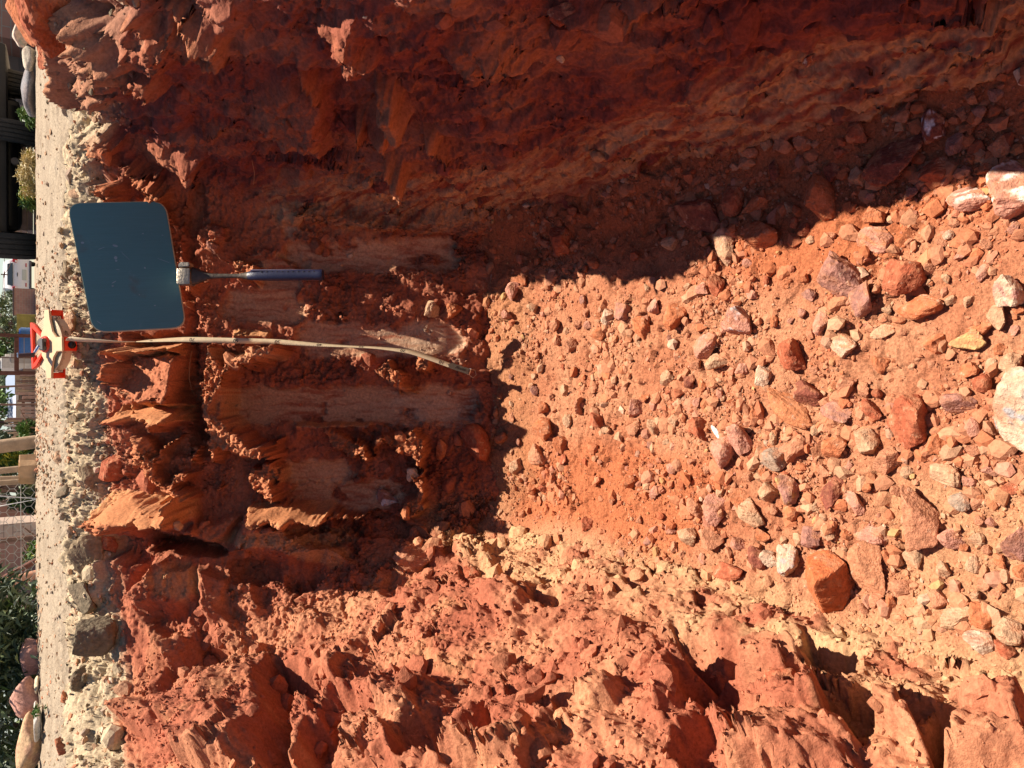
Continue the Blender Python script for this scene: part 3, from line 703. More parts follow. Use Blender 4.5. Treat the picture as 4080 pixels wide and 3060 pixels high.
# hand placed stones: px, py, rx, ry, angle, colour, label, extra
WHT = (.66, .60, .54)
ST = [
 (3483, 957, 68, 55, 0, 'pink', 'flat pinkish white stone dusted red, just below the dark red blocks in shade', dict(vein=(.5, .2, .1), flat=.5)),
 (3350, 1093, 92, 84, 10, 'mauve', 'mauve rock with deep hollows on its face, near the pointed wedge slab', dict(rough=.16, flat=.8, dust=.5)),
 (3434, 1190, 50, 72, 25, 'mauve', 'thin wedge slab of mauve rock casting a black shadow beside the hollowed rock', dict(planes=8, flat=.7)),
 (3609, 1111, 69, 74, 0, 'brick', 'rounded brick brown rock above the orange wedge stone', dict(flat=.85, dust=.2)),
 (3663, 1225, 92, 52, 15, 'orange', 'orange wedge stone under the rounded brick brown rock', dict(planes=8, flat=.6, dust=.2)),
 (3272, 1286, 36, 52, -15, 'pink', 'upright rosy pink stone among tan chips below the hollowed mauve rock', dict(planes=10)),
 (3362, 1382, 55, 46, 0, 'white', 'whitish tan flat stone with orange stain right of the red brown rounded rock', dict(vein=(.55, .28, .15), flat=.5)),
 (3145, 1412, 64, 62, 0, 'brick', 'red brown rounded rock with a dark hollow on one side', dict(rough=.12, flat=.85, dust=.15)),
 (3043, 1494, 32, 48, -10, 'white', 'small upright whitish grey stone left of the red brown rounded rock', dict()),
 (3139, 1623, 118, 50, 38, (.44, .165, .075), 'long orange brown stone lying aslant like half a brick', dict(planes=9, flat=.75, dust=.15)),
 (3223, 1569, 62, 48, 10, 'dark', 'dark red triangular stone leaning on the long orange brown stone', dict(planes=8, dust=.2)),
 (4019, 1153, 50, 64, 0, 'white', 'white and mauve blocky stone at the right edge of the photo', dict(vein=(.42, .2, .16), planes=9, flat=.8)),
 (3856, 1356, 68, 40, 0, 'yellow', 'yellow tan slab near the right edge with a rusty orange side', dict(planes=9, vein=(.5, .22, .1))),
 (3905, 1310, 50, 24, 5, 'orange', 'rusty orange chip resting on the yellow tan slab', dict(planes=8)),
 (4092, 1630, 138, 165, 0, 'white', 'huge pale boulder with grey and white veins cut by the right edge of the photo', dict(vein=(.30, .28, .28), flat=.7, dust=.55, sub=5, planes=20, name='boulder', lift=.1)),
 (3615, 1684, 74, 106, -5, 'brick', 'large upright brick red rock at the middle right of the rubble', dict(flat=.8, dust=.12, rough=.09, sub=5)),
 (3814, 1599, 64, 50, 15, 'mauve', 'mauve pink stone between the brick red rock and the huge pale boulder', dict(planes=10)),
 (3326, 1641, 66, 42, 0, 'mauve', 'mauve slab right of the long orange brown stone', dict(planes=9, flat=.5)),
 (3453, 1756, 50, 52, 0, 'tan', 'tan stone with a notch at its foot, left of the large brick red rock', dict(rough=.12)),
 (3531, 1834, 62, 52, -20, 'salmon', 'pinkish orange pointed stone under the large brick red rock', dict(planes=9)),
 (3320, 1780, 62, 46, 5, 'orange', 'orange red stone under the mauve slab', dict(rough=.08)),
 (2934, 1750, 58, 60, 0, 'pink', 'pink block at the left of the stony patch, next to a white splinter', dict(planes=10, dust=.2)),
 (3079, 1828, 48, 45, 0, 'grey', 'grey mauve stone below the long orange brown stone', dict(planes=9, dust=.2)),
 (3169, 1790, 46, 66, 20, 'salmon', 'salmon coloured jagged stone right of the grey mauve stone', dict(planes=9)),
 (3471, 1629, 46, 36, 10, 'brick', 'small red domed stone left of the large brick red rock', dict()),
 (3917, 1087, 24, 38, 30, 'pink', 'narrow pink chip in the bright corner near the right edge', dict(planes=8)),
 (3519, 1324, 48, 27, -15, 'tan', 'tan flat chip under the orange wedge stone', dict(planes=8, flat=.5)),
 (3983, 1262, 36, 55, 0, 'tan', 'tan upright stone just below the white and mauve blocky stone', dict()),
 (3754, 1886, 74, 44, 5, 'tan', 'broad tan slab with a straight shadow under its edge', dict(planes=9, flat=.6, dust=.15)),
 (3035, 945, 78, 60, 10, 'orange', 'dusty orange dome of rock with a hollow at its right end', dict(rough=.12, flat=.75)),
 (2895, 985, 36, 76, -10, 'tan', 'pale pitted upright stone at the edge of the big shadow', dict(rough=.14, vein=(.55, .3, .2))),
 (2950, 1290, 58, 56, 30, 'pink', 'pinkish stone with a grey glassy corner in the orange dust', dict(vein=(.5, .46, .46))),
 (3564, 643, 122, 92, -8, 'dark', 'big dark red block lying in the shade of the right wall', dict(planes=9, flat=.6, dust=.1, sub=5, name='boulder')),
 (3729, 686, 62, 54, 0, 'brick', 'dull red stone in the shade right of the big dark red block', dict(dust=.1)),
 (3721, 500, 40, 66, 5, 'dark', 'shaded stone with a chalk white streak', dict(vein=(.72, .72, .76), dust=.05, planes=9)),
 (3807, 571, 38, 42, 0, 'mauve', 'mauve stone in the shade beside the white streaked one', dict(dust=.1)),
 (3857, 793, 76, 50, 0, 'pink', 'pale pink angular stone at the shadow edge on the right', dict(planes=9, dust=.1, vein=(.7, .58, .5))),
 (4045, 750, 92, 112, 0, 'pink', 'large striped pink and white rock at the top right', dict(vein=(.75, .62, .52), sub=5, name='boulder')),
 (3929, 675, 34, 22, -10, 'orange', 'small bright orange lump between the two pale pink rocks', dict(dust=.2)),
 (3264, 790, 52, 92, -12, 'orange', 'pointed orange rock standing up out of the big shadow', dict(planes=9, flat=.95, dust=.15)),
 (2786, 850, 105, 66, 25, 'dark', 'large dark slab half in shade at the edge of the lit rubble', dict(planes=8, dust=.15, flat=.6)),
 (2925, 800, 46, 60, 0, 'brick', 'red block behind the lit lobed stone in the shadow edge', dict(planes=9)),
 (3010, 815, 66, 34, 0, 'orange', 'lobed orange stone lit in the shadow edge', dict(dust=.2)),
 (3479, 857, 42, 36, 0, 'orange', 'round orange clod above the flat pinkish white stone', dict(rough=.12)),
 (3085, 672, 26, 52, 0, 'dark', 'narrow shaded stone near the foot of the right wall', dict(dust=.1)),
 (3314, 686, 32, 37, 0, 'dark', 'small rounded shaded stone left of the big dark red block', dict(dust=.1)),
 (2242, 960, 56, 58, 10, 'brick', 'shaded red rock with a tan top at the foot of the right wall', dict(dust=.25)),
 (2037, 1159, 30, 38, 0, 'pink', 'pale pink stone on the lit edge nearest the end wall', dict(dust=.2)),
 (2695, 1262, 44, 58, 0, 'orange', 'smooth orange egg shaped stone in fine gravel', dict(dust=.15, flat=.8)),
 (2532, 1015, 34, 22, 0, 'brick', 'small red stone poking from the scalloped shadow edge', dict()),
 (2676, 966, 38, 30, 0, 'tan', 'tan lump of stone at the top of the lit gravel', dict(rough=.12)),
 (2818, 1376, 56, 44, -30, 'pink', 'pink wedge with a square dark shadow in mid rubble', dict(planes=8)),
 (2303, 1617, 30, 34, 0, 'salmon', 'salmon pebble with a flat face in the middle gravel', dict(planes=9)),
 (2170, 1712, 52, 48, 0, 'orange', 'big orange brown stone near the foot of the end wall', dict(dust=.3)),
 (2146, 1812, 38, 42, 0, 'salmon', 'salmon stone just below the big orange brown stone', dict()),
 (2232, 1768, 28, 34, 30, 'orange', 'orange stone right of the big orange brown stone', dict()),
 (2526, 1625, 34, 38, 0, 'pink', 'pinkish orange stone left of the red lumpy stone', dict(planes=10)),
 (2526, 1708, 36, 32, 0, 'salmon', 'salmon stone in a cluster at mid rubble', dict(planes=10)),
 (2604, 1702, 32, 30, 0, 'tan', 'tan stone with grey speckles in the same mid rubble cluster', dict()),
 (2779, 1708, 48, 46, 0, 'brick', 'red lumpy stone beside the white splinter', dict(rough=.14)),
 (2875, 1800, 52, 62, 10, 'pink', 'tall pink stone directly under the white splinter', dict(planes=10, dust=.2)),
 (2423, 1265, 30, 36, 0, 'white', 'pale pitted stone left of the mauve knob', dict(rough=.14)),
 (2484, 1240, 36, 36, 0, 'mauve', 'mauve knob with sharp shadow in the upper gravel', dict()),
 (2556, 1300, 52, 34, 35, 'orange', 'curved orange lump leading to the mauve knob', dict(dust=.2)),
 (2273, 1376, 28, 30, 20, 'salmon', 'red tan chip at the middle of the finer gravel', dict(planes=8)),
 (2860, 1440, 42, 36, 0, 'tan', 'pale tan stone under the pink wedge', dict(dust=.2)),
 (2375, 1672, 35, 30, 0, 'brick', 'rust red stone between tan pebbles in mid rubble', dict()),
 (2749, 1521, 25, 26, 0, 'dark', 'small dark red stone with a hole beside it', dict()),
 (3280, 2318, 104, 118, -10, (.46, .13, .05), 'largest orange red boulder, resting against the left wall foot', dict(flat=.85, dust=.08, rough=.06, sub=5, name='boulder', planes=18)),
 (3462, 2274, 58, 120, -12, (.45, .19, .10), 'tall tan orange slab standing beside the largest orange red boulder', dict(planes=9, flat=.7, dust=.15, sub=5)),
 (3469, 2131, 58, 36, 0, 'pink', 'pink brick shaped stone on top of the tall tan orange slab', dict(planes=9, dust=.15)),
 (3231, 2141, 38, 42, 0, 'mauve', 'mauve cube shaped stone above the largest orange red boulder', dict(planes=8, dust=.1, blunt=20)),
 (3148, 2236, 52, 64, 10, 'white', 'pitted whitish grey stone left of the largest orange red boulder', dict(rough=.2, vein=(.4, .3, .28), dust=.15)),
 (3071, 2225, 34, 32, 0, 'white', 'white and yellow stone beside the pitted whitish grey stone', dict(dust=.2)),
 (3315, 1963, 40, 68, 28, 'dark', 'long dark red brown stone with a rough fibrous face', dict(planes=9, rough=.1, dust=.1)),
 (3665, 2061, 68, 128, 0, 'salmon', 'long salmon rock lying down the middle right of the rubble', dict(rough=.1, dust=.3, sub=5)),
 (3784, 2141, 52, 44, 0, 'pink', 'rosy pink block beside the black hollow', dict(planes=8, dust=.1)),
 (3826, 1998, 42, 34, 20, 'grey', 'grey mauve stone above the black hollow', dict(planes=9, dust=.15)),
 (2854, 2033, 42, 64, 0, 'pink', 'upright pinkish orange block in the row of blocks', dict(planes=9, dust=.2)),
 (2983, 2040, 66, 54, 0, 'tan', 'smooth rounded tan pink stone at the end of the row of blocks', dict(dust=.3, flat=.7)),
 (2950, 1985, 38, 40, -30, 'orange', 'orange stone tucked behind the smooth rounded tan pink stone', dict()),
 (2770, 2025, 36, 42, -10, 'salmon', 'wedge of salmon stone left of the upright pinkish block', dict(planes=8)),
 (2833, 2138, 42, 44, 0, 'salmon', 'arched pink orange stone below the row of blocks', dict()),
 (2742, 2131, 42, 36, 20, 'tan', 'tan orange stone with a dark edge at the wall foot', dict()),
 (2903, 2278, 62, 32, -3, 'brick', 'half buried red stone standing on the yellowish powder', dict(flat=.9, dust=.15)),
 (3015, 2222, 40, 42, 0, 'dark', 'dark red lump left of the white and yellow stone', dict(rough=.14, dust=.1)),
 (3598, 2348, 66, 38, -6, 'salmon', 'tan orange oval stone right of the tall slab', dict(dust=.3)),
 (3490, 2392, 35, 26, -20, 'salmon', 'small salmon stone below the tall slab', dict()),
 (3550, 2405, 24, 30, 30, 'orange', 'small orange chip below the oval stone', dict()),
 (3819, 2459, 72, 40, -22, 'tan', 'pale tan stone with a brown shaded side near the lower right', dict(planes=8, flat=.7, dust=.1)),
 (3924, 2459, 46, 58, 0, 'orange', 'knobbly orange red stone in the lower right corner of the rubble', dict(rough=.16, dust=.1)),
 (3899, 2557, 58, 46, 0, 'white', 'round whitish stone with a pink patch near the wood coloured strip', dict(vein=(.5, .22, .15), flat=.9, dust=.1)),
 (4015, 2508, 52, 56, 0, 'tan', 'cream and tan stone beside the round whitish stone', dict(planes=10, dust=.1)),
 (4000, 2590, 40, 34, 20, 'brick', 'brick red stone under the cream and tan stone', dict()),
 (3134, 1949, 46, 58, 0, 'mauve', 'mauve and orange stone left of the long dark red brown one', dict(planes=9, vein=(.5, .3, .12))),
 (4070, 2160, 62, 98, 15, 'mauve', 'large mauve pink rock cut by the right edge in the lower half', dict(planes=10, dust=.2, name='boulder')),
 (3400, 2000, 52, 44, 20, 'pink', 'flat pale pink stone right of the long dark red brown one', dict(planes=9, flat=.5)),
 (3300, 2125, 34, 28, 30, 'tan', 'tan oval stone between the mauve cube and the tall slab', dict()),
 (2870, 1960, 20, 34, 0, 'tan', 'small upright tan stone above the row of blocks', dict()),
 (3060, 1960, 40, 38, 10, 'tan', 'tan stone above the smooth rounded tan pink stone', dict()),
 (3880, 2250, 30, 36, 0, 'tan', 'small tan stone in the pale gravel near the right edge', dict()),
 (3760, 2270, 28, 32, 30, 'tan', 'rounded tan pebble pair in the pale gravel', dict()),
 (2060, 1860, 24, 40, 20, 'tan', 'flat tan chip at the foot of the cracked red block', dict()),
 (2000, 1745, 26, 24, 0, 'orange', 'orange pebble close to the foot of the end wall', dict()),
 (2120, 1230, 22, 22, 0, 'tan', 'tan pebble near the lit edge closest to the end wall', dict()),
]
for s in ST:
    stone(s[0], s[1], s[2], s[3], s[4], s[5], s[6], group='stones lying on the trench floor', **s[7])
# white splinter
stone(2857, 1722, 12, 44, -38, WHT, 'white stick like splinter of stone above the tall pink stone', name='stone_splinter', planes=8, flat=.9, dust=.05, cat='splinter')
NLAND = len(STONES)

# --- the other countable stones: 12 shapes, copied
SHAPES = []
for i in range(16):
    P, F_ = rock_shape(3, 9000 + i * 31, 8 + i % 6, .10 + .05 * (i % 3), blunt=40)
    SHAPES.append((P, F_))
FILLC = [('salmon', 'salmon'), ('orange', 'orange'), ('tan', 'tan'), ('pink', 'pink'), ('brick', 'brick red'), ('mauve', 'mauve'), ('white', 'whitish'), ('grey', 'grey')]
FM = {}
def fill_mesh(i, key):
    if (i, key) in FM: return FM[(i, key)]
    P, F_ = SHAPES[i]
    o = np_mesh('stone', P * .012, F_, M_STONE, rock_colour(P, PAL[key], i * 17 + len(key), .4), smooth=False)
    me = o.data; bpy.data.objects.remove(o); FM[(i, key)] = me; return me
FLOORPOLY = [(1960, 1250), (2060, 1020), (2500, 930), (2900, 620), (3300, 480), (3700, 420), (4070, 330), (4075, 2620), (3700, 2480), (3450, 2430), (3150, 2300), (2700, 2220), (2300, 2080), (2060, 2040), (2060, 1850), (1950, 1700)]
def inpoly(x, y, p): return bool(poly_mask(np.array([float(x)]), np.array([float(y)]), p, 1)[0] > .5)
g = np.random.default_rng(21); n = 0; tries = 0; used = {}
WORD = {}
for s_ in STONES: WORD[s_[3]] = s_[3]
target_n = 298 - NLAND
while n < target_n and tries < 30000:
    tries += 1
    px = g.uniform(1960, 4075); py = g.uniform(330, 2620)
    wgt = .35 + .65 * (px - 1960) / 2100
    if py > 1500: wgt += .25
    if 3000 < px < 3700 and 1330 < py < 1560: wgt *= .4
    if px < 2500 and py > 1750: wgt *= .5
    if g.random() > wgt: continue
    if not inpoly(px, py, FLOORPOLY): continue
    r = (g.gamma(3.0, 3.6) + 13) * (.75 + .45 * (px - 1960) / 2100)
    r = min(r, 40)
    if any((px - s_[0]) ** 2 + (py - s_[1]) ** 2 < (r + s_[2] * .85 + 2) ** 2 for s_ in STONES): continue
    key, word = FILLC[g.choice(8, p=[.32, .24, .18, .12, .08, .04, .015, .005])]
    if px < 3000 and 1780 < py < 2150 and key in ('tan', 'white'): key, word = FILLC[1]
    _, z = floor_point(px, py, 0)
    a = r * z / F_PX * 1.1; b = a * g.uniform(.7, 1.15); c_ = min(a, b) * g.uniform(.65, 1.0)
    ctr, z = floor_point(px, py, c_ * .42)
    o = bpy.data.objects.new('stone', fill_mesh(int(g.integers(16)), key)); COL.objects.link(o)
    o.location = Vector(ctr); o.scale = (b / .012, a / .012, c_ / .012)
    o.rotation_euler = (g.uniform(-.5, .5), g.uniform(-.5, .5), g.uniform(0, 6.28))
    # say which one: colour, size, and where it lies from the nearest named stone
    L_ = min(STONES[:NLAND], key=lambda s_: (s_[0] - px) ** 2 + (s_[1] - py) ** 2)
    dx, dy = px - L_[0], py - L_[1]
    if abs(dx) > 2.2 * abs(dy): rel_ = 'right of' if dx > 0 else 'left of'
    elif abs(dy) > 2.2 * abs(dx): rel_ = 'below' if dy > 0 else 'above'
    else: rel_ = ('lower ' if dy > 0 else 'upper ') + ('right of' if dx > 0 else 'left of')
    size = 'tiny' if r < 19 else ('small' if r < 26 else 'medium')
    ref = L_[3].split(',')[0]
    for cut in (' beside ', ' near ', ' with ', ' at ', ' in ', ' on ', ' lying ', ' dusted ', ' just ', ' among ', ' under ', ' left of ', ' right of ', ' leaning ', ' above ', ' below ', ' between ', ' cut ', ' resting ', ' standing ', ' poking ', ' leading ', ' directly ', ' behind ', ' close ', ' tucked ', ' casting ', ' like '):
        k_ = ref.find(cut)
        if k_ > 0 and len(ref[:k_].split()) >= 3: ref = ref[:k_]
    lab = f'{size} {word} stone {rel_} the {ref}'
    used.setdefault(lab, []).append((o, math.hypot(dx, dy)))
    tagp(o, lab, 'stone', 'stones lying on the trench floor')
    STONES.append((px, py, r, lab, key)); n += 1
for lab, lst in used.items():
    if len(lst) > 1:
        lst.sort(key=lambda q: q[1])
        for i_, (o_, _) in enumerate(lst):
            o_['label'] = lab + ([', the nearest to it', ', farther from it', ', farthest from it', ', beyond the others'][min(i_, 3)])
for o_ in [x for x in COL.objects if 'label' in x]:
    w_ = o_['label'].split()
    if len(w_) > 16: o_['label'] = ' '.join(w_[:16])

# ------------------------------------------------------------------ gravel and crumbs nobody could count
PRO1 = [rock_shape(1, 500 + i, 8 + i % 4, .0, blunt=20) for i in range(24)]
def oct_shape(seed):
    g_ = np.random.default_rng(seed)
    V_ = np.array([[1, 0, 0], [-1, 0, 0], [0, 1, 0], [0, -1, 0], [0, 0, 1], [0, 0, -1], [.7, .7, .5], [-.6, -.7, .5]], float) * g_.uniform(.6, 1.1, (8, 1)) + g_.normal(size=(8, 3)) * .12
    bm = bmesh.new()
    for v in V_: bm.verts.new(v)
    bmesh.ops.convex_hull(bm, input=bm.verts[:]); bmesh.ops.triangulate(bm, faces=bm.faces[:])
    bm.verts.index_update()
    vs = np.array([v.co[:] for v in bm.verts]); fs = np.array([[v.index for v in f.verts] for f in bm.faces]); bm.free()
    return vs, fs
PRO0 = [oct_shape(i) for i in range(20)]
def scatter(name, pos, size, cols, protos, seed, label, cat, mat=None, squash=.75):
    g_ = np.random.default_rng(seed); n_ = len(pos); k = g_.integers(len(protos), size=n_)
    VV, FF, CC = [], [], []; off = 0
    for i, (P, F_) in enumerate(protos):
        m = np.where(k == i)[0]
        if not len(m): continue
        q = g_.normal(size=(len(m), 4)); q /= np.linalg.norm(q, axis=1, keepdims=True)
        w, x, y, z = q.T
        Rm = np.stack([1 - 2 * (y * y + z * z), 2 * (x * y - z * w), 2 * (x * z + y * w), 2 * (x * y + z * w), 1 - 2 * (x * x + z * z), 2 * (y * z - x * w),
                       2 * (x * z - y * w), 2 * (y * z + x * w), 1 - 2 * (x * x + y * y)], -1).reshape(-1, 3, 3)
        sc_ = size[m][:, None] * g_.uniform(.65, 1.2, (len(m), 3))
        v = np.einsum('nij,nvj->nvi', Rm, P[None] * sc_[:, None, :]) ; v[..., 2] *= squash
        v += pos[m][:, None, :]
        VV.append(v.reshape(-1, 3)); FF.append((F_[None] + (np.arange(len(m)) * len(P))[:, None, None] + off).reshape(-1, 3))
        CC.append(np.repeat(cols[m], len(P), 0)); off += len(m) * len(P)
    o = np_mesh(name, np.concatenate(VV), np.concatenate(FF), mat or M_GRAV, np.concatenate(CC), smooth=False)
    return tagp(o, label, cat, kind='stuff')
def pal_cols(n_, names, w, g_, var=.2):
    A = np.array([PAL[k] for k in names]); c = A[g_.choice(len(names), n_, p=np.array(w) / sum(w))]
    return np.clip(c * g_.uniform(1 - var, 1 + var, (n_, 1)), .01, .85)
def floor_scatter(n_, smin, smax, seed, pexp=2.2):
    g_ = np.random.default_rng(seed)
    x = g_.uniform(-.42, .46, n_); y = g_.uniform(.32, 1.76, n_)
    dens = sstep(-.25, .3, fbm(x * 6, y * 6, 717, 3) - .25 * sstep(1.0, 1.45, y)); keep = g_.random(n_) < .10 + .90 * dens; x = x[keep]; y = y[keep]
    s = smin + (smax - smin) * g_.random(len(x)) ** pexp
    z = floor_h(x, y) + floor_detail(x, y) + s * .25
    P = np.stack([x, y, z], -1); u, v, _ = project(P)
    base = floor_colour(P, u, v, fbm(x * 20, y * 20, 751, 2))
    c = pal_cols(len(x), ['tan', 'salmon', 'orange', 'pink', 'white', 'mauve', 'brick', 'grey', 'yellow'], [24, 28, 20, 8, 3, 3, 8, 1, 2], g_)
    k = .25 + .7 * g_.random((len(x), 1))
    return P, s, c * (1 - k) + base * k
P_, s_, c_ = floor_scatter(7400, .0032, .0125, 31)
scatter('gravel', P_, s_, c_, PRO1, 1, 'loose red tan and pink gravel covering the trench floor', 'gravel')
P_, s_, c_ = floor_scatter(46000, .0014, .0042, 32, 1.6)
scatter('fine_gravel', P_, s_, c_, PRO0, 2, 'fine reddish grit between the stones of the trench floor', 'gravel')

# larger clods of hard soil jutting from the walls, and half buried lumps on the floor
PRO2 = [rock_shape(2, 700 + i, 9 + i % 5, .10, blunt=26) for i in range(26)]
Gw = PWd.reshape(nr, nc, 3); Nw = base_normals(Gw)
if Nw[nw // 2, nc // 2, 1] > 0: Nw = -Nw
g = np.random.default_rng(47)
pr = (Pf[:, 1] > .35) * (1 - SM) * (wl * 1.3 + we * .55 + wr * .5) * sstep(-.3, .4, fbm(Sf * 5, Tf * 5, 811, 3)) * (zt < -.06) * (zt > -.95)
idx = g.choice(len(pr), 800, p=pr / pr.sum())
sz = .004 + .022 * g.random(len(idx)) ** 2.6
scatter('soil_clods', PWd[idx] - Nw.reshape(-1, 3)[idx] * sz[:, None] * .25, sz, np.clip(cw[idx] * g.uniform(.85, 1.2, (len(idx), 1)), 0, .8), PRO2, 6, 'hard clods of red soil jutting from the trench walls', 'soil clods', M_SOIL, squash=.9)
P_, s_, c_ = floor_scatter(1300, .005, .018, 33, 2.2)
P_[:, 2] -= s_ * .35
scatter('half_buried_lumps', P_, s_, c_ * .5 + DUST * .5, PRO2, 7, 'dusty half buried lumps among the gravel of the trench floor', 'gravel')
# crumbs caught on the walls, pebbles in the topsoil and on the ground
Gw = PWd.reshape(nr, nc, 3); Nw = base_normals(Gw)
if Nw[nw // 2, nc // 2, 1] > 0: Nw = -Nw
Nz = Nw[..., 2].ravel(); wlf, wef = wl, we
vis = (Pf[:, 1] > .35)
g = np.random.default_rng(44)
pr = vis * np.clip(Nz + .25, 0, 1) * (1 - .9 * SM) * (wlf * 1.2 + wef * .8 + wr * .12) * sstep(-.35, .35, fbm(Sf * 8, Tf * 8, 801, 3)) * (1 - tm)
pr[zt < -.95] = 0
idx = g.choice(len(pr), 15000, p=pr / pr.sum())
sz = .0013 + .0060 * g.random(len(idx)) ** 3.2
cc_ = cw[idx] * g.uniform(.85, 1.35, (len(idx), 1))
scatter('soil_crumbs', PWd[idx] + Nw.reshape(-1, 3)[idx] * sz[:, None] * .2, sz, np.clip(cc_, 0, .8), PRO0, 3, 'crumbs of red soil clinging to the trench walls', 'soil crumbs', M_SOIL)
pr = vis * tm * (zt > -.25); idx = g.choice(len(pr), 5200, p=pr / pr.sum())
sz = .0012 + .0085 * g.random(len(idx)) ** 4.5
cc_ = pal_cols(len(idx), ['tan', 'grey', 'white', 'brown', 'greybrown', 'salmon'], [40, 14, 14, 12, 10, 8], g)
scatter('topsoil_gravel', PWd[idx] + Nw.reshape(-1, 3)[idx] * sz[:, None] * .2, sz, cc_, PRO1, 4, 'grey and tan gravel set in the topsoil along the rim', 'gravel')
i0 = np.where(ds < 2.2)[0][0]
GG = PG[i0:].reshape(-1, 3); dg = np.repeat(ds[i0:][:, None], PG.shape[1], 1).ravel()
w_ = (GG[:, 1] > .8) * np.clip(dg, .02, 2) ** .55; w_ = w_ / w_.sum()
idx = g.choice(len(GG), 16000, p=w_)
sz = (.0014 + .0075 * g.random(len(idx)) ** 3) * (1 + .5 * dg[idx])
cc_ = pal_cols(len(idx), ['tan', 'grey', 'white', 'brown', 'greybrown', 'salmon'], [50, 14, 12, 8, 6, 12], g)
pp = GG[idx] + g.normal(size=(len(idx), 3)) * np.array([.01, .01, 0]); pp[:, 2] += sz * .1
scatter('ground_pebbles', pp, sz, cc_, PRO0, 5, 'small pebbles scattered over the pale ground beyond the rim', 'pebbles', squash=.6)
# ------------------------------------------------------------------ modelling helpers
class MB:
    def __init__(s): s.bm = bmesh.new()
    def box(s, c, size, rot=None, bevel=0.0, taper=None):
        b = bmesh.new(); bmesh.ops.create_cube(b, size=1.0)
        for v in b.verts:
            v.co = Vector((v.co.x * size[0], v.co.y * size[1], v.co.z * size[2]))
            if taper and v.co.z > 0: v.co.x *= taper; v.co.y *= taper
        if bevel: bmesh.ops.bevel(b, geom=b.edges[:], offset=bevel, segments=2, affect='EDGES', profile=.6)
        s._add(b, c, rot); return s
    def cyl(s, c, r1, r2, h, rot=None, seg=20, bevel=0.0):
        b = bmesh.new(); bmesh.ops.create_cone(b, cap_ends=True, segments=seg, radius1=r1, radius2=r2, depth=h)
        if bevel:
            e = [e for e in b.edges if abs(e.verts[0].co.z - e.verts[1].co.z) < 1e-6]
            bmesh.ops.bevel(b, geom=e, offset=bevel, segments=2, affect='EDGES')
        s._add(b, c, rot); return s
    def ball(s, c, r, scale=(1, 1, 1), sub=2, rot=None):
        b = bmesh.new(); bmesh.ops.create_icosphere(b, subdivisions=sub, radius=r)
        for v in b.verts: v.co = Vector((v.co.x * scale[0], v.co.y * scale[1], v.co.z * scale[2]))
        s._add(b, c, rot); return s
    def tube(s, pts, rad, seg=10):
        pts = [Vector(p) for p in pts]; rad = rad if hasattr(rad, '__len__') else [rad] * len(pts)
        rings = []; prev = None
        for i, p in enumerate(pts):
            t = (pts[min(i + 1, len(pts) - 1)] - pts[max(i - 1, 0)]).normalized()
            u = t.orthogonal().normalized() if prev is None else (prev - t * prev.dot(t)).normalized(); prev = u
            w = t.cross(u)
            rings.append([s.bm.verts.new(p + (u * math.cos(a) + w * math.sin(a)) * rad[i]) for a in [2 * math.pi * k / seg for k in range(seg)]])
        for a, b in zip(rings, rings[1:]):
            for k in range(seg): s.bm.faces.new((a[k], a[(k + 1) % seg], b[(k + 1) % seg], b[k]))
        s.bm.faces.new(rings[0][::-1]); s.bm.faces.new(rings[-1]); return s
    def prism(s, pts, d, c=(0, 0, 0), rot=None, bevel=0.0):
        """closed outline in the XY plane, extruded by d along +Z"""
        b = bmesh.new(); f = b.faces.new([b.verts.new((x, y, 0)) for x, y in pts])
        r = bmesh.ops.extrude_face_region(b, geom=[f]); bmesh.ops.translate(b, vec=(0, 0, d), verts=[v for v in r['geom'] if isinstance(v, bmesh.types.BMVert)])
        bmesh.ops.recalc_face_normals(b, faces=b.faces[:])
        if bevel: bmesh.ops.bevel(b, geom=b.edges[:], offset=bevel, segments=2, affect='EDGES')
        s._add(b, c, rot); return s
    def _add(s, b, c, rot):
        M = Matrix.Translation(Vector(c)) @ (rot.to_4x4() if rot is not None else Matrix())
        b.transform(M); me = bpy.data.meshes.new('t'); b.to_mesh(me); b.free(); s.bm.from_mesh(me); bpy.data.meshes.remove(me)
    def build(s, name, mat, parent=None, smooth=True, loc=None):
        me = bpy.data.meshes.new(name); bmesh.ops.recalc_face_normals(s.bm, faces=s.bm.faces[:]); s.bm.to_mesh(me); s.bm.free()
        me.materials.append(mat)
        me.polygons.foreach_set('use_smooth', [smooth] * len(me.polygons))
        if smooth:
            try: me.set_sharp_from_angle(angle=math.radians(38))
            except Exception: pass
        o = bpy.data.objects.new(name, me); COL.objects.link(o)
        if parent is not None: o.parent = parent
        if loc is not None: o.location = loc
        return o
def empty(name, M, label=None, cat=None, group=None):
    o = bpy.data.objects.new(name, None); COL.objects.link(o); o.empty_display_size = .05
    o.matrix_world = M if isinstance(M, Matrix) else Matrix.Translation(Vector(M))
    return tagp(o, label, cat, group)
def RX(a): return Matrix.Rotation(math.radians(a), 3, 'X')
def RY(a): return Matrix.Rotation(math.radians(a), 3, 'Y')
def RZ(a): return Matrix.Rotation(math.radians(a), 3, 'Z')
def text_mesh(txt, size, depth=.0002):
    cu = bpy.data.curves.new('t', 'FONT'); cu.body = txt; cu.size = size; cu.extrude = depth; cu.align_x = 'CENTER'; cu.align_y = 'CENTER'
    o = bpy.data.objects.new('t', cu); COL.objects.link(o)
    dg_ = bpy.context.evaluated_depsgraph_get(); me = bpy.data.meshes.new_from_object(o.evaluated_get(dg_))
    bpy.data.objects.remove(o); return me
def frame_at(px, py, z):
    """matrix whose X, Y, Z axes are image right, image up, towards the camera, at a point of the scene"""
    return Matrix.Translation(Vector(at_depth(px, py, z))) @ R.to_4x4()

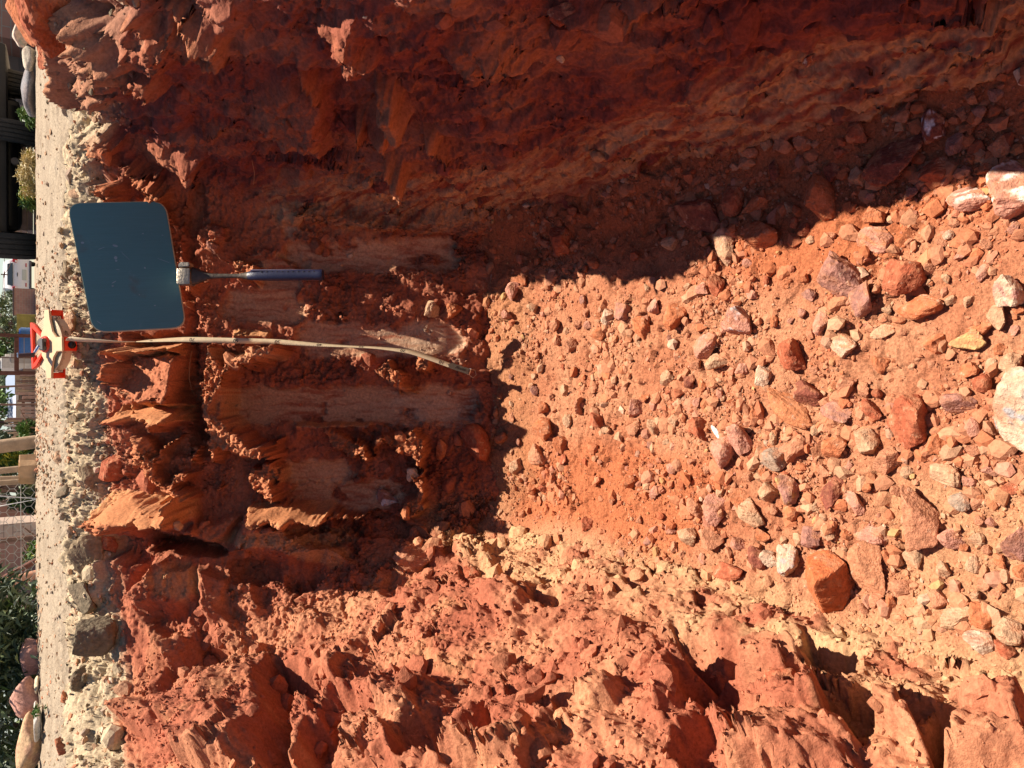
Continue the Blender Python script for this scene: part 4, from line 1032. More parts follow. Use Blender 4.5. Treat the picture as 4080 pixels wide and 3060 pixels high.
# ------------------------------------------------------------------ blue grey board leaning on the end wall
def board():
    q = [(270, 812), (655, 803), (740, 1303), (373, 1323)]
    zs = [1.710, 1.758, 1.752, 1.702]
    P4 = [Vector(at_depth(a, b, z)) for (a, b), z in zip(q, zs)]
    ctr = sum(P4, Vector()) / 4
    ex = ((P4[1] - P4[0]) + (P4[2] - P4[3])).normalized(); nz = ex.cross((P4[3] - P4[0])).normalized()
    if nz.dot(Vector(CAM) - ctr) < 0: nz = -nz
    ey = nz.cross(ex)
    pts = [((p - ctr).dot(ex), (p - ctr).dot(ey)) for p in P4]
    def rounded(pts, r, n_=6):
        out = []
        for i in range(4):
            p0, p1, p2 = Vector(pts[i - 1]), Vector(pts[i]), Vector(pts[(i + 1) % 4])
            a = (p0 - p1).normalized(); b = (p2 - p1).normalized()
            for k in range(n_ + 1):
                t = k / n_; s_ = p1 + a * r * (1 - t) ** 2 + b * r * t ** 2; out.append((s_.x, s_.y))
        return out
    M = Matrix.Translation(ctr) @ Matrix((ex, ey, nz)).transposed().to_4x4()
    root = empty('painted_board', M, 'blank blue grey painted board with rounded corners leaning against the end wall above the hammer', 'board')
    mat = bpy.data.materials.new('board_paint'); mat.use_nodes = True; t = mat.node_tree; p = t.nodes['Principled BSDF']
    p.inputs['Roughness'].default_value = .6; p.inputs['Specular IOR Level'].default_value = .2
    tc = N(t, 'ShaderNodeTexCoord'); n1 = N(t, 'ShaderNodeTexNoise', Scale=14.0, Detail=6.0, Roughness=.7); n2_ = N(t, 'ShaderNodeTexNoise', Scale=9.0, Detail=4.0)
    mp = N(t, 'ShaderNodeMapping'); mp.inputs['Scale'].default_value = (4, 160, 10); n3_ = N(t, 'ShaderNodeTexNoise', Scale=3.0, Detail=3.0)
    for a in (n1, n2_, mp): t.links.new(tc.outputs['Object'], a.inputs['Vector'])
    t.links.new(mp.outputs[0], n3_.inputs['Vector'])
    cr = N(t, 'ShaderNodeValToRGB'); cr.color_ramp.elements[0].position = .60; cr.color_ramp.elements[1].position = .80
    cr.color_ramp.elements[0].color = (.088, .220, .245, 1); cr.color_ramp.elements[1].color = (.17, .30, .34, 1)
    t.links.new(n1.outputs['Fac'], cr.inputs['Fac'])
    c2_ = N(t, 'ShaderNodeValToRGB'); c2_.color_ramp.elements[0].position = .62; c2_.color_ramp.elements[1].position = .8
    c2_.color_ramp.elements[0].color = (0, 0, 0, 1); c2_.color_ramp.elements[1].color = (1, 1, 1, 1)
    t.links.new(n2_.outputs['Fac'], c2_.inputs['Fac'])
    mx = N(t, 'ShaderNodeMix', data_type='RGBA'); t.links.new(c2_.outputs[0], mx.inputs['Factor']); t.links.new(cr.outputs[0], mx.inputs[6]); mx.inputs[7].default_value = (.13, .08, .07, 1)
    mm = N(t, 'ShaderNodeMapRange'); mm.inputs['To Min'].default_value = .85; mm.inputs['To Max'].default_value = 1.15; t.links.new(n3_.outputs['Fac'], mm.inputs['Value'])
    sc = N(t, 'ShaderNodeVectorMath', operation='SCALE'); t.links.new(mx.outputs[2], sc.inputs[0]); t.links.new(mm.outputs[0], sc.inputs['Scale'])
    t.links.new(sc.outputs[0], p.inputs['Base Color'])
    rp = rounded(pts, .030); b = MB(); b.prism(rp, .0035, c=(0, 0, -.0015)); b.build('panel', mat, root, smooth=False)
    rp2 = rounded([(x * 1.0035 + math.copysign(.0017, x), y * 1.0035 + math.copysign(.0017, y)) for x, y in pts], .031)
    b = MB(); b.prism(rp2, .003, c=(0, 0, -.0046)); b.build('edge', plain('board_edge', (.62, .48, .32), .6), root, smooth=False)
    g_ = random.Random(4); b = MB()
    for px, py, l, w, a in ((460, 980, 12, 7, 20), (462, 1028, 7, 11, 0), (464, 1040, 5, 6, 0), (455, 1125, 12, 3, -30), (450, 1140, 5, 4, 0), (648, 938, 5, 2, 10), (570, 932, 4, 3, 0), (395, 1285, 14, 2, 40),
                            (618, 1218, 4, 4, 0), (655, 1040, 34, 1.6, 24), (500, 1020, 30, 1.2, 50), (330, 968, 7, 7, 0), (578, 1068, 5, 5, 60), (405, 990, 16, 2, -20), (470, 1075, 9, 2, 10), (556, 1175, 3, 3, 0)):
        r_ = ray(px, py); Pn = Vector(CAM); d = Vector(r_); tt = (ctr - Pn).dot(nz) / d.dot(nz); L_ = (Pn + d * tt - ctr)
        b.ball((L_.dot(ex), L_.dot(ey), .00203), 1.0, (l * .0006 * .8, w * .0006 * .6, .0001), 2, RZ(-a))
    b.build('scuff_mark', plain('scuff', (.22, .32, .38), .7), root)
board()

# ------------------------------------------------------------------ geological hammer, head against the board, handle hanging down
def hammer():
    z = 1.715
    M = frame_at(735, 1095, z); k = z / F_PX                # local: X image right, Y image up, Z towards camera
    root = empty('geological_hammer', M, 'geological hammer with square steel head and dark blue grip hanging below the board', 'hammer')
    steel = plain('hammer_steel', (.38, .32, .25), .38, .85, .25, 160, .25); dsteel = plain('shaft_steel', (.09, .07, .055), .5, .5, .3, 90, .2)
    blue = plain('grip_blue', (.016, .019, .055), .38, 0, .18, 300, .15, spec=.5)
    b = MB(); b.box((.000, -.004, -.010), (.031, .037, .036), bevel=.0045); b.build('head', steel, root)
    b = MB(); b.prism([(-.012, .018), (.013, .020), (.013, .029), (-.007, .030), (-.0125, .025)], .024, c=(0, -.002, -.018), bevel=.0015); b.build('head_neck', steel, root)
    b = MB(); b.tube([(0, 0, -.03), (-.002, 0, -.06), (-.010, 0, -.10), (-.024, 0, -.135)], [.013, .010, .006, .002], 8); b.build('pick', steel, root)
    # flat waisted shaft
    prof_ = [(.015, .021, .011), (.030, .016, .008), (.045, .009, .006), (.060, .0058, .005), (.100, .0050, .0045), (.120, .0050, .0045), (.134, .0075, .006), (.150, .0110, .009)]
    def loft(prof, zf, yf=lambda x: 0, n_=16):
        bm = bmesh.new(); rings = []
        for x, ry, rz in prof:
            rings.append([bm.verts.new((x, yf(x) + ry * math.copysign(abs(math.cos(a)) ** .75, math.cos(a)), zf(x) + rz * math.copysign(abs(math.sin(a)) ** .75, math.sin(a)))) for a in [2 * math.pi * i / n_ for i in range(n_)]])
        for p_, q_ in zip(rings, rings[1:]):
            for i in range(n_): bm.faces.new((p_[i], p_[(i + 1) % n_], q_[(i + 1) % n_], q_[i]))
        bm.faces.new(rings[0]); bm.faces.new(rings[-1][::-1]); m_ = MB(); m_.bm.free(); m_.bm = bm; return m_
    zf = lambda x: -.010 + .05 * x
    yf = lambda x: -.002 + .003 * x
    loft(prof_, zf, yf).build('shaft', dsteel, root)
    grip = [(.140, .0075, .006), (.146, .0100, .009), (.165, .0115, .0115), (.200, .0125, .013), (.24, .0125, .0125), (.28, .0118, .0125), (.300, .0120, .013), (.306, .0125, .0135), (.311, .0118, .0125)]
    gp = loft([(a, r1 * .98, r2) for a, r1, r2 in grip], lambda x: zf(x) + .001, yf).build('grip', blue, root)
    b = MB()
    for i in range(11): b.ball((.176 + i * .0118, yf(.2) + .0062, zf(.176 + i * .0118) + .0122), 1, (.0030, .0016, .0014), 2, RZ(-12))
    b.build('grip_dimple', plain('dimple', (.012, .012, .02), .8), gp)
    b = MB(); b.box((.225, yf(.2) + .0098, zf(.22) + .0078), (.150, .0025, .0045), RX(-35), bevel=.001); b.build('grip_highlight', plain('grip_sunlit', (.13, .13, .20), .5), gp)  # lighter grey blue strip: sunlight on the grip painted as a part
hammer()

# ------------------------------------------------------------------ open reel measuring tape on the rim
ORANGE = plain('orange_plastic', (.80, .040, .008), .30, 0, .06, 60, .02, spec=.5)
CREAM = plain('tape_cream', (.64, .50, .32), .55, 0, .1, 90, .05)
INK = plain('tape_ink', (.035, .025, .02), .7)
WHITEP = plain('label_white', (.75, .68, .52), .5)
def reel():
    z = 1.86
    base = Vector(at_depth(213, 1372, z))
    M = Matrix.Translation(base) @ (RX(27) @ RY(-2)).to_4x4()
    root = empty('measuring_tape_reel', M, 'orange open reel measuring tape resting on the rim beside the board', 'tape reel')
    k = z / F_PX
    hl = .0825
    # upper frame plate: a Y of arms round the hub plus the handle loop behind
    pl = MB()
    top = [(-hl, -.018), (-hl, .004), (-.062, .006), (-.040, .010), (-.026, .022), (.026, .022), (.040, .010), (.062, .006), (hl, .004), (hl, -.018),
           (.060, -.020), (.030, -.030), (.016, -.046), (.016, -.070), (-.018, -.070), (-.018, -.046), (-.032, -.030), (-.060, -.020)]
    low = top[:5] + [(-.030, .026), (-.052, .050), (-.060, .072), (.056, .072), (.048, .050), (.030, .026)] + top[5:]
    pl.prism(top, .0055, c=(0, 0, .012), bevel=.0012); pl.build('frame_plate', plain('plate_sun_glare', (.70, .46, .27), .3, 0, .05, 60, .02, spec=.5), root)  # orange plastic; the cream is sun glare put into the plate colour
    pl = MB(); pl.prism([(-.026, .022), (-.052, .050), (-.060, .072), (.056, .072), (.048, .050), (.026, .022), (.016, .022), (.036, .056), (.040, .062), (-.044, .062), (-.040, .056), (-.016, .022)], .010, c=(0, 0, .006), bevel=.0012); pl.build('carry_handle', ORANGE, root)
    pl = MB(); pl.prism(low, .0045, c=(0, 0, -.0165), bevel=.001); pl.build('frame_plate', ORANGE, root)
    for sx in (-1, 1):
        b = MB(); b.box((sx * (hl - .007), -.006, -.002), (.014, .024, .027), bevel=.002); b.build('end_post', ORANGE, root)
        b = MB(); b.box((sx * (hl - .020), -.013, -.001), (.010, .012, .018), bevel=.001); lb = b.build('size_label', WHITEP, root)
        me = text_mesh('30', .011)
        o = bpy.data.objects.new('size_number', me); me.materials.append(INK); COL.objects.link(o); o.parent = lb
        o.matrix_local = Matrix.Translation((sx * (hl - .020), -.0192, -.001)) @ (RX(90) @ RZ(-90)).to_4x4()
    b = MB(); b.box((-.001, -.063, -.002), (.033, .018, .030), bevel=.003); fp = b.build('front_post', ORANGE, root)
    b = MB(); b.cyl((-.003, -.0735, -.004), .0095, .0085, .006, RX(90), 24, .0012); b.ball((-.003, -.0765, -.004), .0075, (1, .35, 1)); b.box((-.003, -.0795, -.004), (.011, .0015, .0018), RY(35)); b.build('screw_knob', plain('screw_black', (.03, .03, .035), .25, .5), fp)
    # the coil of tape
    b = MB()
    bm = b.bm; seg = 72
    prof_ = [(.024, .0095), (.0655, .0095), (.066, .009), (.066, -.0135), (.0655, -.014), (.024, -.014)]
    rings = [[bm.verts.new((r_ * math.cos(a), r_ * math.sin(a) * .93 + .004, zz)) for r_, zz in prof_] for a in [2 * math.pi * i / seg for i in range(seg)]]
    for i in range(seg):
        p_, q_ = rings[i], rings[(i + 1) % seg]
        for j in range(len(prof_)): bm.faces.new((p_[j], q_[j], q_[(j + 1) % len(prof_)], p_[(j + 1) % len(prof_)]))
    coil = b.build('tape_coil', CREAM, root)
    b = MB()                                                # the wound edges
    for i in range(9): 
        r_ = .030 + i * .0041; b.tube([(r_ * math.cos(a), r_ * math.sin(a) * .93 + .004, .0098) for a in [2 * math.pi * q / 48 for q in range(49)]], .0004, 4)
    b.build('winding', plain('winding_shadow', (.35, .27, .16), .8), coil)
    def on_coil(txt, a, size):
        me = text_mesh(txt, size); me.materials.append(INK)
        o = bpy.data.objects.new('printed_number', me); COL.objects.link(o); o.parent = coil
        o.matrix_local = Matrix.Translation((.0664 * math.cos(a), .0664 * math.sin(a) * .93 + .004, -.002)) @ (RZ(math.degrees(a) + 90) @ RX(90) @ RZ(180)).to_4x4()
    on_coil('40', math.radians(-67 + 0), .013)
    b = MB()
    for i in range(64):
        a = math.pi + math.pi * i / 63
        h_ = .006 if i % 5 else .009
        b.box((.0663 * math.cos(a), .0663 * math.sin(a) * .93 + .004, .0085 - h_ / 2), (.0006, .0006, h_ * .8))
    b.build('graduations', INK, coil)
    # hub, crank lever and turning knob
    b = MB(); b.cyl((0, .002, .0205), .021, .018, .007, None, 28, .0015); b.build('hub_ring', ORANGE, root)
    b = MB(); b.prism([(-.014, -.013), (.014, -.013), (.015, .004), (.009, .012), (-.009, .012), (-.015, .004)], .011, c=(0, .000, .021), bevel=.002); cap = b.build('crank_cap', plain('crank_grey', (.10, .09, .09), .35, .3), root)
    b = MB(); b.box((0, -.0128, .0265), (.011, .0015, .005), bevel=.0004); b.build('cap_slot', INK, cap)
    b = MB(); b.tube([(-.004, .004, .030), (-.016, .012, .034), (-.024, .016, .0365)], [.0055, .005, .0045], 10); b.build('crank_lever', plain('chrome', (.75, .76, .80), .12, 1.0, .03), root)
    b = MB(); b.cyl((-.026, .018, .053), .0062, .0052, .032, RY(-3) @ RX(-26), 18, .001); kn = b.build('turning_knob', plain('knob_brown', (.07, .025, .02), .3), root)
    b = MB(); b.cyl((-.0255, .0245, .0705), .0062, .0058, .0028, RX(-26), 18, .0006); b.build('knob_cap', plain('cap_steel', (.6, .6, .62), .25, .9), kn)
reel()

def tape():
    K = [(262, 1357, 5, 1.800), (272, 1352, 16, 1.797), (284, 1350, 21, 1.795), (330, 1354, 19, 1.792), (400, 1358, 14, 1.790), (480, 1362, 8, 1.788), (540, 1361.5, 4, 1.786), (600, 1358, 12, 1.784), (700, 1353.5, 20, 1.782),
         (770, 1353, 24, 1.78), (900, 1356.5, 26, 1.778), (1000, 1359, 26, 1.776), (1100, 1362, 25, 1.775), (1200, 1369, 20, 1.775), (1300, 1376, 14, 1.775), (1400, 1381, 9, 1.775), (1500, 1386, 11, 1.775), (1600, 1397, 17, 1.775),
         (1650, 1407, 20, 1.775), (1720, 1430, 22, 1.775), (1790, 1455, 23, 1.775)]
    K = np.array(K, float); t = np.arange(len(K)); tt = np.linspace(0, len(K) - 1, 240)
    def cr(col):
        y = K[:, col]; out = []
        for q in tt:
            i = min(int(q), len(K) - 2); f = q - i
            p0, p1, p2, p3 = y[max(i - 1, 0)], y[i], y[i + 1], y[min(i + 2, len(K) - 1)]
            out.append(.5 * (2 * p1 + (p2 - p0) * f + (2 * p0 - 5 * p1 + 4 * p2 - p3) * f * f + (3 * p1 - p0 - 3 * p2 + p3) * f ** 3))
        return np.array(out)
    X, Y, Wd, Z = cr(0), cr(1), cr(2) * .82, cr(3)
    full = 21
    tx = np.gradient(X); ty = np.gradient(Y); l = np.hypot(tx, ty); nx, ny = -ty / l, tx / l
    sgn = np.where(X < 540, 1, -1)
    dz = sgn * np.sqrt(np.maximum(full ** 2 - Wd ** 2, 0)) / 2 * Z / F_PX
    A = np.array([at_depth(x + a * w / 2, y + b * w / 2, z + d) for x, y, a, b, w, z, d in zip(X, Y, nx, ny, Wd, Z, dz)])
    B = np.array([at_depth(x - a * w / 2, y - b * w / 2, z - d) for x, y, a, b, w, z, d in zip(X, Y, nx, ny, Wd, Z, dz)])
    n_ = len(A); c0 = (A + B) / 2; nn = np.cross(np.gradient(c0, axis=0), A - B); nn /= np.linalg.norm(nn, axis=1, keepdims=True)
    s_ = np.sign((nn * (CAM - c0)).sum(1, keepdims=True)); th = .00035
    org = Vector(c0[0])
    V_ = np.concatenate([A, B, A - nn * th, B - nn * th]) - c0[0]
    F_ = []
    for i in range(n_ - 1):
        F_ += [(i, i + 1, n_ + i + 1, n_ + i), (2 * n_ + i, 3 * n_ + i, 3 * n_ + i + 1, 2 * n_ + i + 1), (i, 2 * n_ + i, 2 * n_ + i + 1, i + 1), (n_ + i, n_ + i + 1, 3 * n_ + i + 1, 3 * n_ + i)]
    root = empty('measuring_tape', Matrix.Translation(org), 'cream measuring tape strip hanging down the end wall from the orange reel', 'measuring tape', None)
    band = np_mesh('tape_band', V_, np.array(F_), CREAM, smooth=True, parent=root)
    # centimetre marks and numbers
    b = MB(); bm = b.bm
    def fr(i):
        o_ = c0[i] - c0[0]; u = (c0[min(i + 1, n_ - 1)] - c0[max(i - 1, 0)]); u = u / np.linalg.norm(u); w = (A - B)[i] / np.linalg.norm((A - B)[i]); nrm = np.cross(u, w)
        if (nrm * (CAM - c0[i])).sum() < 0: nrm = -nrm
        return Vector(o_), Vector(u), Vector(w), Vector(nrm)
    cum = np.concatenate([[0], np.cumsum(np.linalg.norm(np.diff(c0, axis=0), axis=1))])
    for k in range(int(cum[-1] / .0025)):
        s0 = k * .0025; i = int(np.searchsorted(cum, s0)); i = min(max(i, 1), n_ - 2); f = (s0 - cum[i - 1]) / (cum[i] - cum[i - 1] + 1e-9)
        o_, u, w, nr_ = fr(i); o_ = Vector((c0[i - 1] * (1 - f) + c0[i] * f) - c0[0])
        L_ = .0042 if k % 4 == 0 else .0026; tw = .0004
        base = o_ + w * (.0073 - 0) * (1) + nr_ * .0003
        for sg in ((1,) ):
            p0 = base - w * L_ * 1.0
            q = [base - u * tw, base + u * tw, p0 + u * tw, p0 - u * tw]
            bm.faces.new([bm.verts.new(v) for v in q])
        if k % 4 == 2 and k % 8 == 2:                       # small centimetre figure dots
            c_ = o_ - w * .001 + nr_ * .0003
            q = [c_ - u * .0007 - w * .0009, c_ + u * .0007 - w * .0009, c_ + u * .0007 + w * .0009, c_ - u * .0007 + w * .0009]; bm.faces.new([bm.verts.new(v) for v in q])
    b.build('graduations', INK, band, smooth=False)
    for txt, px in (('80', 600), ('70', 769), ('60', 936), ('50', 1104), ('40', 1275), ('30', 1440), ('20', 1604), ('10', 1762)):
        i = int(np.argmin(np.abs(X - px))); o_, u, w, nr_ = fr(i)
        me = text_mesh(txt, .0125 if px > 650 else .007, .00005); me.materials.append(INK)
        o = bpy.data.objects.new('printed_number', me); COL.objects.link(o); o.parent = band
        y_ = nr_.cross(-u)
        o.matrix_local = Matrix.Translation(o_ + nr_ * .0006) @ Matrix((-u, y_, nr_)).transposed().to_4x4()
    # steel end piece with hook ring
    i = n_ - 1; o_, u, w, nr_ = fr(n_ - 2); o_ = Vector(c0[-1] - c0[0])
    Mx = Matrix.Translation(o_) @ Matrix((u, w, u.cross(w))).transposed().to_4x4()
    s2_ = 1 if u.cross(w).dot(nr_) > 0 else -1
    hk = MB(); hk.prism([(-.004, 0), (.004, .0072), (.047, .0075), (.047, -.0075), (.004, -.0072)], .0022, c=(0, 0, -.0005 if s2_ > 0 else -.0017), bevel=.0004)
    h_ = hk.build('end_clip', plain('clip_steel', (.26, .22, .17), .4, .75, .2, 200, .1), root); h_.matrix_local = Mx
    b = MB(); b.tube([(.047, .0078, 0), (.050, .0078, .001 * s2_), (.050, -.0078, .001 * s2_), (.047, -.0078, 0)], .0016, 8); rg = b.build('hook_ring', plain('ring_chrome', (.8, .8, .82), .15, 1.0, .02), h_)
    b = MB(); b.tube([(.050, .0076, 0), (.062, .010, -.003 * s2_), (.066, 0, -.004 * s2_), (.060, -.010, -.003 * s2_), (.050, -.0076, 0)], .0006, 6); b.build('wire_loop', plain('wire', (.5, .4, .3), .4, .8), h_)
    me = text_mesh('Assist', .0105, .0002); me.materials.append(INK)
    o = bpy.data.objects.new('stamped_word', me); COL.objects.link(o); o.parent = h_
    o.matrix_local = Matrix.Translation((.027, 0, .0022 * s2_)) @ ((Matrix() if s2_ > 0 else Matrix.Rotation(math.pi, 4, 'X')))
tape()

# ------------------------------------------------------------------ roots hanging from the wall
def root_strand(pts, r, label):
    P = []
    for px, py, off in pts:
        c = cast(px, py); P.append(c[0] + (CAM - c[0]) / np.linalg.norm(CAM - c[0]) * off)
    o0 = Vector(P[0]); b = MB(); b.tube([Vector(p) - o0 for p in P], [r * (1 - .6 * i / len(P)) for i in range(len(P))], 6)
    o = b.build('root', plain('root_bark', (.36, .17, .08), .8), None, loc=o0); tagp(o, label, 'root', 'thin roots on the end wall')
root_strand([(764, 1398, .01), (758, 1430, .02), (755, 1470, .03), (754, 1510, .03), (762, 1545, .025), (776, 1578, .02)], .0016, 'thin brown root hanging in the dark gap just below the tape')
root_strand([(430, 1540, .008), (455, 1548, .012), (480, 1562, .012), (512, 1570, .006)], .0011, 'short fine root near the grey topsoil below the tape')
root_strand([(1010, 735 - 0, .01), (1012, 120, .01)][:1] + [(1014, 690, .02), (1004, 640, .02)], .0009, 'hair fine root in the shaded corner above the board')

# ------------------------------------------------------------------ rocks set in the rim and walls
WG = 'rocks bedded in the trench rim'
WS = [
 (380, 2536, 74, 76, 0, 'greybrown', 'square dark grey brown stone bedded in the topsoil at the lower left', dict(planes=8, flat=.5, dust=.05)),
 (345, 2215, 62, 88, 0, 'brown', 'tall brown stone in the topsoil above the square dark one', dict(planes=9, flat=.5, dust=.25)),
 (340, 2375, 60, 62, 0, 'greybrown', 'grey brown stone between the tall brown stone and the square dark one', dict(planes=9, flat=.45, dust=.2)),
 (262, 2772, 27, 22, 0, 'orange', 'small orange red clod lying on the pale ground at the rim', dict(rough=.15, name='clod', cat='clod')),
 (322, 2700, 30, 48, -25, 'greybrown', 'slanting grey stone sticking out under the small orange red clod', dict(planes=8)),
 (258, 2960, 36, 42, 0, 'brick', 'dull red clod on the rim at the bottom left', dict(rough=.15, name='clod', cat='clod')),
 (360, 1908, 42, 54, 0, 'brown', 'brown weathered stone in the topsoil below the tape reel', dict(planes=10, flat=.5, dust=.3)),
 (300, 1660, 28, 30, 0, 'brown', 'squared tan brown stone in the topsoil', dict(planes=9, flat=.5)),
 (240, 1828, 20, 30, 20, 'tan', 'tan brown stone poking over the rim', dict(planes=9)),
 (258, 1960, 36, 34, 10, 'greybrown', 'dark hollow looking stone at the rim', dict(planes=9, flat=.5)),
 (275, 1085, 27, 48, 0, 'brown', 'rusty brown stone in the rim left of the board corner', dict(flat=.6, dust=.3)),
 (292, 1280, 38, 44, 20, 'tan', 'pale tan boulder under the tape reel', dict(rough=.14, flat=.7, dust=.1)),
 (257, 442, 11, 20, 20, 'grey', 'blue grey pebble at the edge of the ground near the right wall', dict()),
 (280, 700, 17, 36, 20, 'grey', 'flat grey stone tilted on the rim above the board', dict(planes=8)),
 (300, 770, 30, 20, 20, 'tan', 'tan flake of stone leaning on the rim above the board', dict(planes=8, flat=.4)),
 (380, 1895, 12, 14, 0, 'white', 'little white pebble in the topsoil', dict()),
 (449, 2518, 12, 26, 0, (.8, .8, .8), 'bright white angular pebble beside the square dark stone', dict(planes=8)),
 (860, 930, 42, 34, 20, 'brick', 'red stone stuck in the shaded wall right of the board', dict(flat=.7, dust=.1)),
 (845, 985, 34, 26, 0, 'mauve', 'mauve pink stone stuck in the shaded wall just above the hammer', dict(planes=9, dust=.1)),
 (475, 2540 - 680, 62, 66, 0, 'brick', 'rounded red clod with a crumbly lit edge under the topsoil', dict(flat=.6, rough=.1, dust=.05, name='clod', cat='clod')),
 (700, 2095, 30, 22, 0, 'tan', 'tan pebble set in the wall under the long lit ridge', dict()),
 (430, 2170, 34, 34, 0, 'brick', 'round red clod in the dark recess under the topsoil', dict(flat=.6, dust=.05, name='clod', cat='clod')),
 (1655, 2225, 82, 56, -12, 'salmon', 'big salmon stone lodged in the lower left wall', dict(planes=9, flat=.7, dust=.2)),
 (1880, 2290, 40, 30, 10, 'brick', 'small pink red stone lodged in the left wall', dict(dust=.2)),
 (1870, 2120, 34, 36, 0, 'brick', 'square dark red stone at the foot of the end wall corner', dict(planes=8, blunt=60)),
 (1545, 2010 - 25, 42, 36, 0, 'mauve', 'mauve white speckled stone at the bottom of the lowest tooth mark', dict(vein=(.7, .62, .6), dust=.1)),
 (1640, 1890, 26, 30, 20, 'white', 'white crusted stone in the bright rubble corner of the end wall', dict(rough=.2, dust=.1)),
 (1900, 1765, 62, 80, 0, 'brick', 'big cracked red block at the foot of the end wall', dict(planes=8, flat=.6, dust=.05, name='boulder')),
 (1760, 1795, 20, 50, 35, 'orange', 'narrow lit orange stone beside the cracked red block', dict(planes=8)),
 (1800, 1240, 40, 34, 0, 'orange', 'orange lump at the wall foot right of the hammer handle', dict(rough=.16)),
 (1720, 1232, 30, 34, 0, 'tan', 'tan lump in the shade at the wall foot', dict(rough=.16)),
 (2240, 45, 60, 30, 5, 'dark', 'dark round lump in the shaded right wall near the top', dict(flat=.4, dust=.05)),
 (2235, 232, 17, 15, 0, 'white', 'whitish pebble in the shaded right wall', dict(dust=.1)),
 (2160, 240, 15, 8, -30, 'tan', 'tan chip beside the whitish pebble in the right wall', dict(dust=.1)),
 (1812, 474, 16, 7, 0, 'white', 'pinkish white flake in the shaded right wall', dict(dust=.1)),
 (1454, 66, 10, 9, 0, 'white', 'white speck of stone in the right wall near the top edge', dict(dust=.1)),
 (2100, 818, 18, 11, 0, 'white', 'pinkish white flake low in the shaded right wall', dict(dust=.1)),
 (2285, 840, 30, 22, 20, 'brick', 'red stone set low in the beige seam of the right wall', dict(planes=9)),
 (3225, 238, 28, 20, 0, 'brick', 'red and white stone set in the beige seam of the right wall', dict(vein=(.6, .5, .42))),
 (1395, 1020, 14, 10, 0, 'white', 'pale chip stuck to the smooth wall right of the hammer handle', dict()),
 (4066, 305, 18, 36, 0, 'white', 'white stone in the shaded corner at the far right', dict(dust=.1)),
 (3120, 2690, 66, 56, 20, 'brick', 'lumpy red clod with a white fleck on the left wall', dict(flat=.7, name='clod', cat='clod', rough=.14, vein=None)),
]
for s in WS:
    kw = dict(s[7]); kw.setdefault('lift', .12)
    stone(s[0], s[1], s[2], s[3], s[4], s[5], s[6], group=WG, onfloor=False, **kw)
# clods heaped on the right hand rim, seen against the sky side
def clod(px, py, z, sx, sy, sz, key, label, seed, planes=12):
    P, F_ = rock_shape(5, seed, planes, .1, blunt=22)
    P = P * (1 + .05 * vn3(P + 9, 5.0, seed) + .03 * vn3(P + 3, 13.0, seed))[:, None]
    o = np_mesh('clod', P * np.array((sx, sy, sz)), F_, M_SOIL, rock_colour(P, PAL[key], seed, .3), smooth=False)
    o.location = Vector(at_depth(px, py, z)); o.rotation_euler = (.2, .3, seed); tagp(o, label, 'clod', 'clods on the right hand rim')
clod(205, 30, 1.30, .075, .080, .055, 'brick', 'largest dark red clod on the rim at the top left corner', 3)
clod(120, 90, 1.42, .040, .060, .030, 'orange', 'flat orange clod against the pale boulder at the top left', 5)
clod(205, 212, 1.50, .036, .040, .026, 'brick', 'wedge shaped dark clod overhanging the pale ground near the right wall', 8, 8)
clod(228, 292, 1.62, .010, .012, .009, 'orange', 'small orange pebble clod just below the overhanging wedge clod', 9)
clod(330, 120, 1.34, .05, .05, .04, 'brick', 'dull red clod set below the largest one on the rim', 12)
# ------------------------------------------------------------------ the yard beyond the trench
def AF(px, py, y): return Vector(at_fwd(px, py, y))
def ppm(y): return F_PX / (y * CP)                       # photo pixels per metre at that distance, roughly
def brick_mat(name, c1, c2, mortar, scale, ratio=.5, rot=(math.pi / 2, 0, 0), bw=.5, rh=.25):
    m = bpy.data.materials.new(name); m.use_nodes = True; t = m.node_tree; p = t.nodes['Principled BSDF']; p.inputs['Roughness'].default_value = .9
    tc = N(t, 'ShaderNodeTexCoord'); mp = N(t, 'ShaderNodeMapping'); mp.inputs['Rotation'].default_value = rot
    b = N(t, 'ShaderNodeTexBrick', Scale=scale); b.inputs['Color1'].default_value = (*c1, 1); b.inputs['Color2'].default_value = (*c2, 1); b.inputs['Mortar'].default_value = (*mortar, 1)
    b.inputs['Mortar Size'].default_value = .018; b.inputs['Brick Width'].default_value = bw; b.inputs['Row Height'].default_value = rh
    t.links.new(tc.outputs['Object'], mp.inputs['Vector']); t.links.new(mp.outputs[0], b.inputs['Vector'])
    n = N(t, 'ShaderNodeTexNoise', Scale=3.0, Detail=6.0); t.links.new(tc.outputs['Object'], n.inputs['Vector'])
    mr = N(t, 'ShaderNodeMapRange'); mr.inputs['To Min'].default_value = .7; mr.inputs['To Max'].default_value = 1.3; t.links.new(n.outputs['Fac'], mr.inputs['Value'])
    s = N(t, 'ShaderNodeVectorMath', operation='SCALE'); t.links.new(b.outputs['Color'], s.inputs[0]); t.links.new(mr.outputs[0], s.inputs['Scale']); t.links.new(s.outputs[0], p.inputs['Base Color'])
    bp = N(t, 'ShaderNodeBump', Strength=.5, Distance=.01); t.links.new(b.outputs['Fac'], bp.inputs['Height']); bp.invert = True; t.links.new(bp.outputs[0], p.inputs['Normal'])
    return m
BR1 = brick_mat('facing_brick', (.50, .27, .20), (.42, .21, .16), (.42, .36, .30), 2.2)
BR2 = brick_mat('dusty_brick', (.36, .20, .16), (.30, .17, .14), (.34, .26, .22), 2.6)
BLK = brick_mat('concrete_block', (.38, .31, .26), (.33, .27, .23), (.27, .23, .2), 1.4)
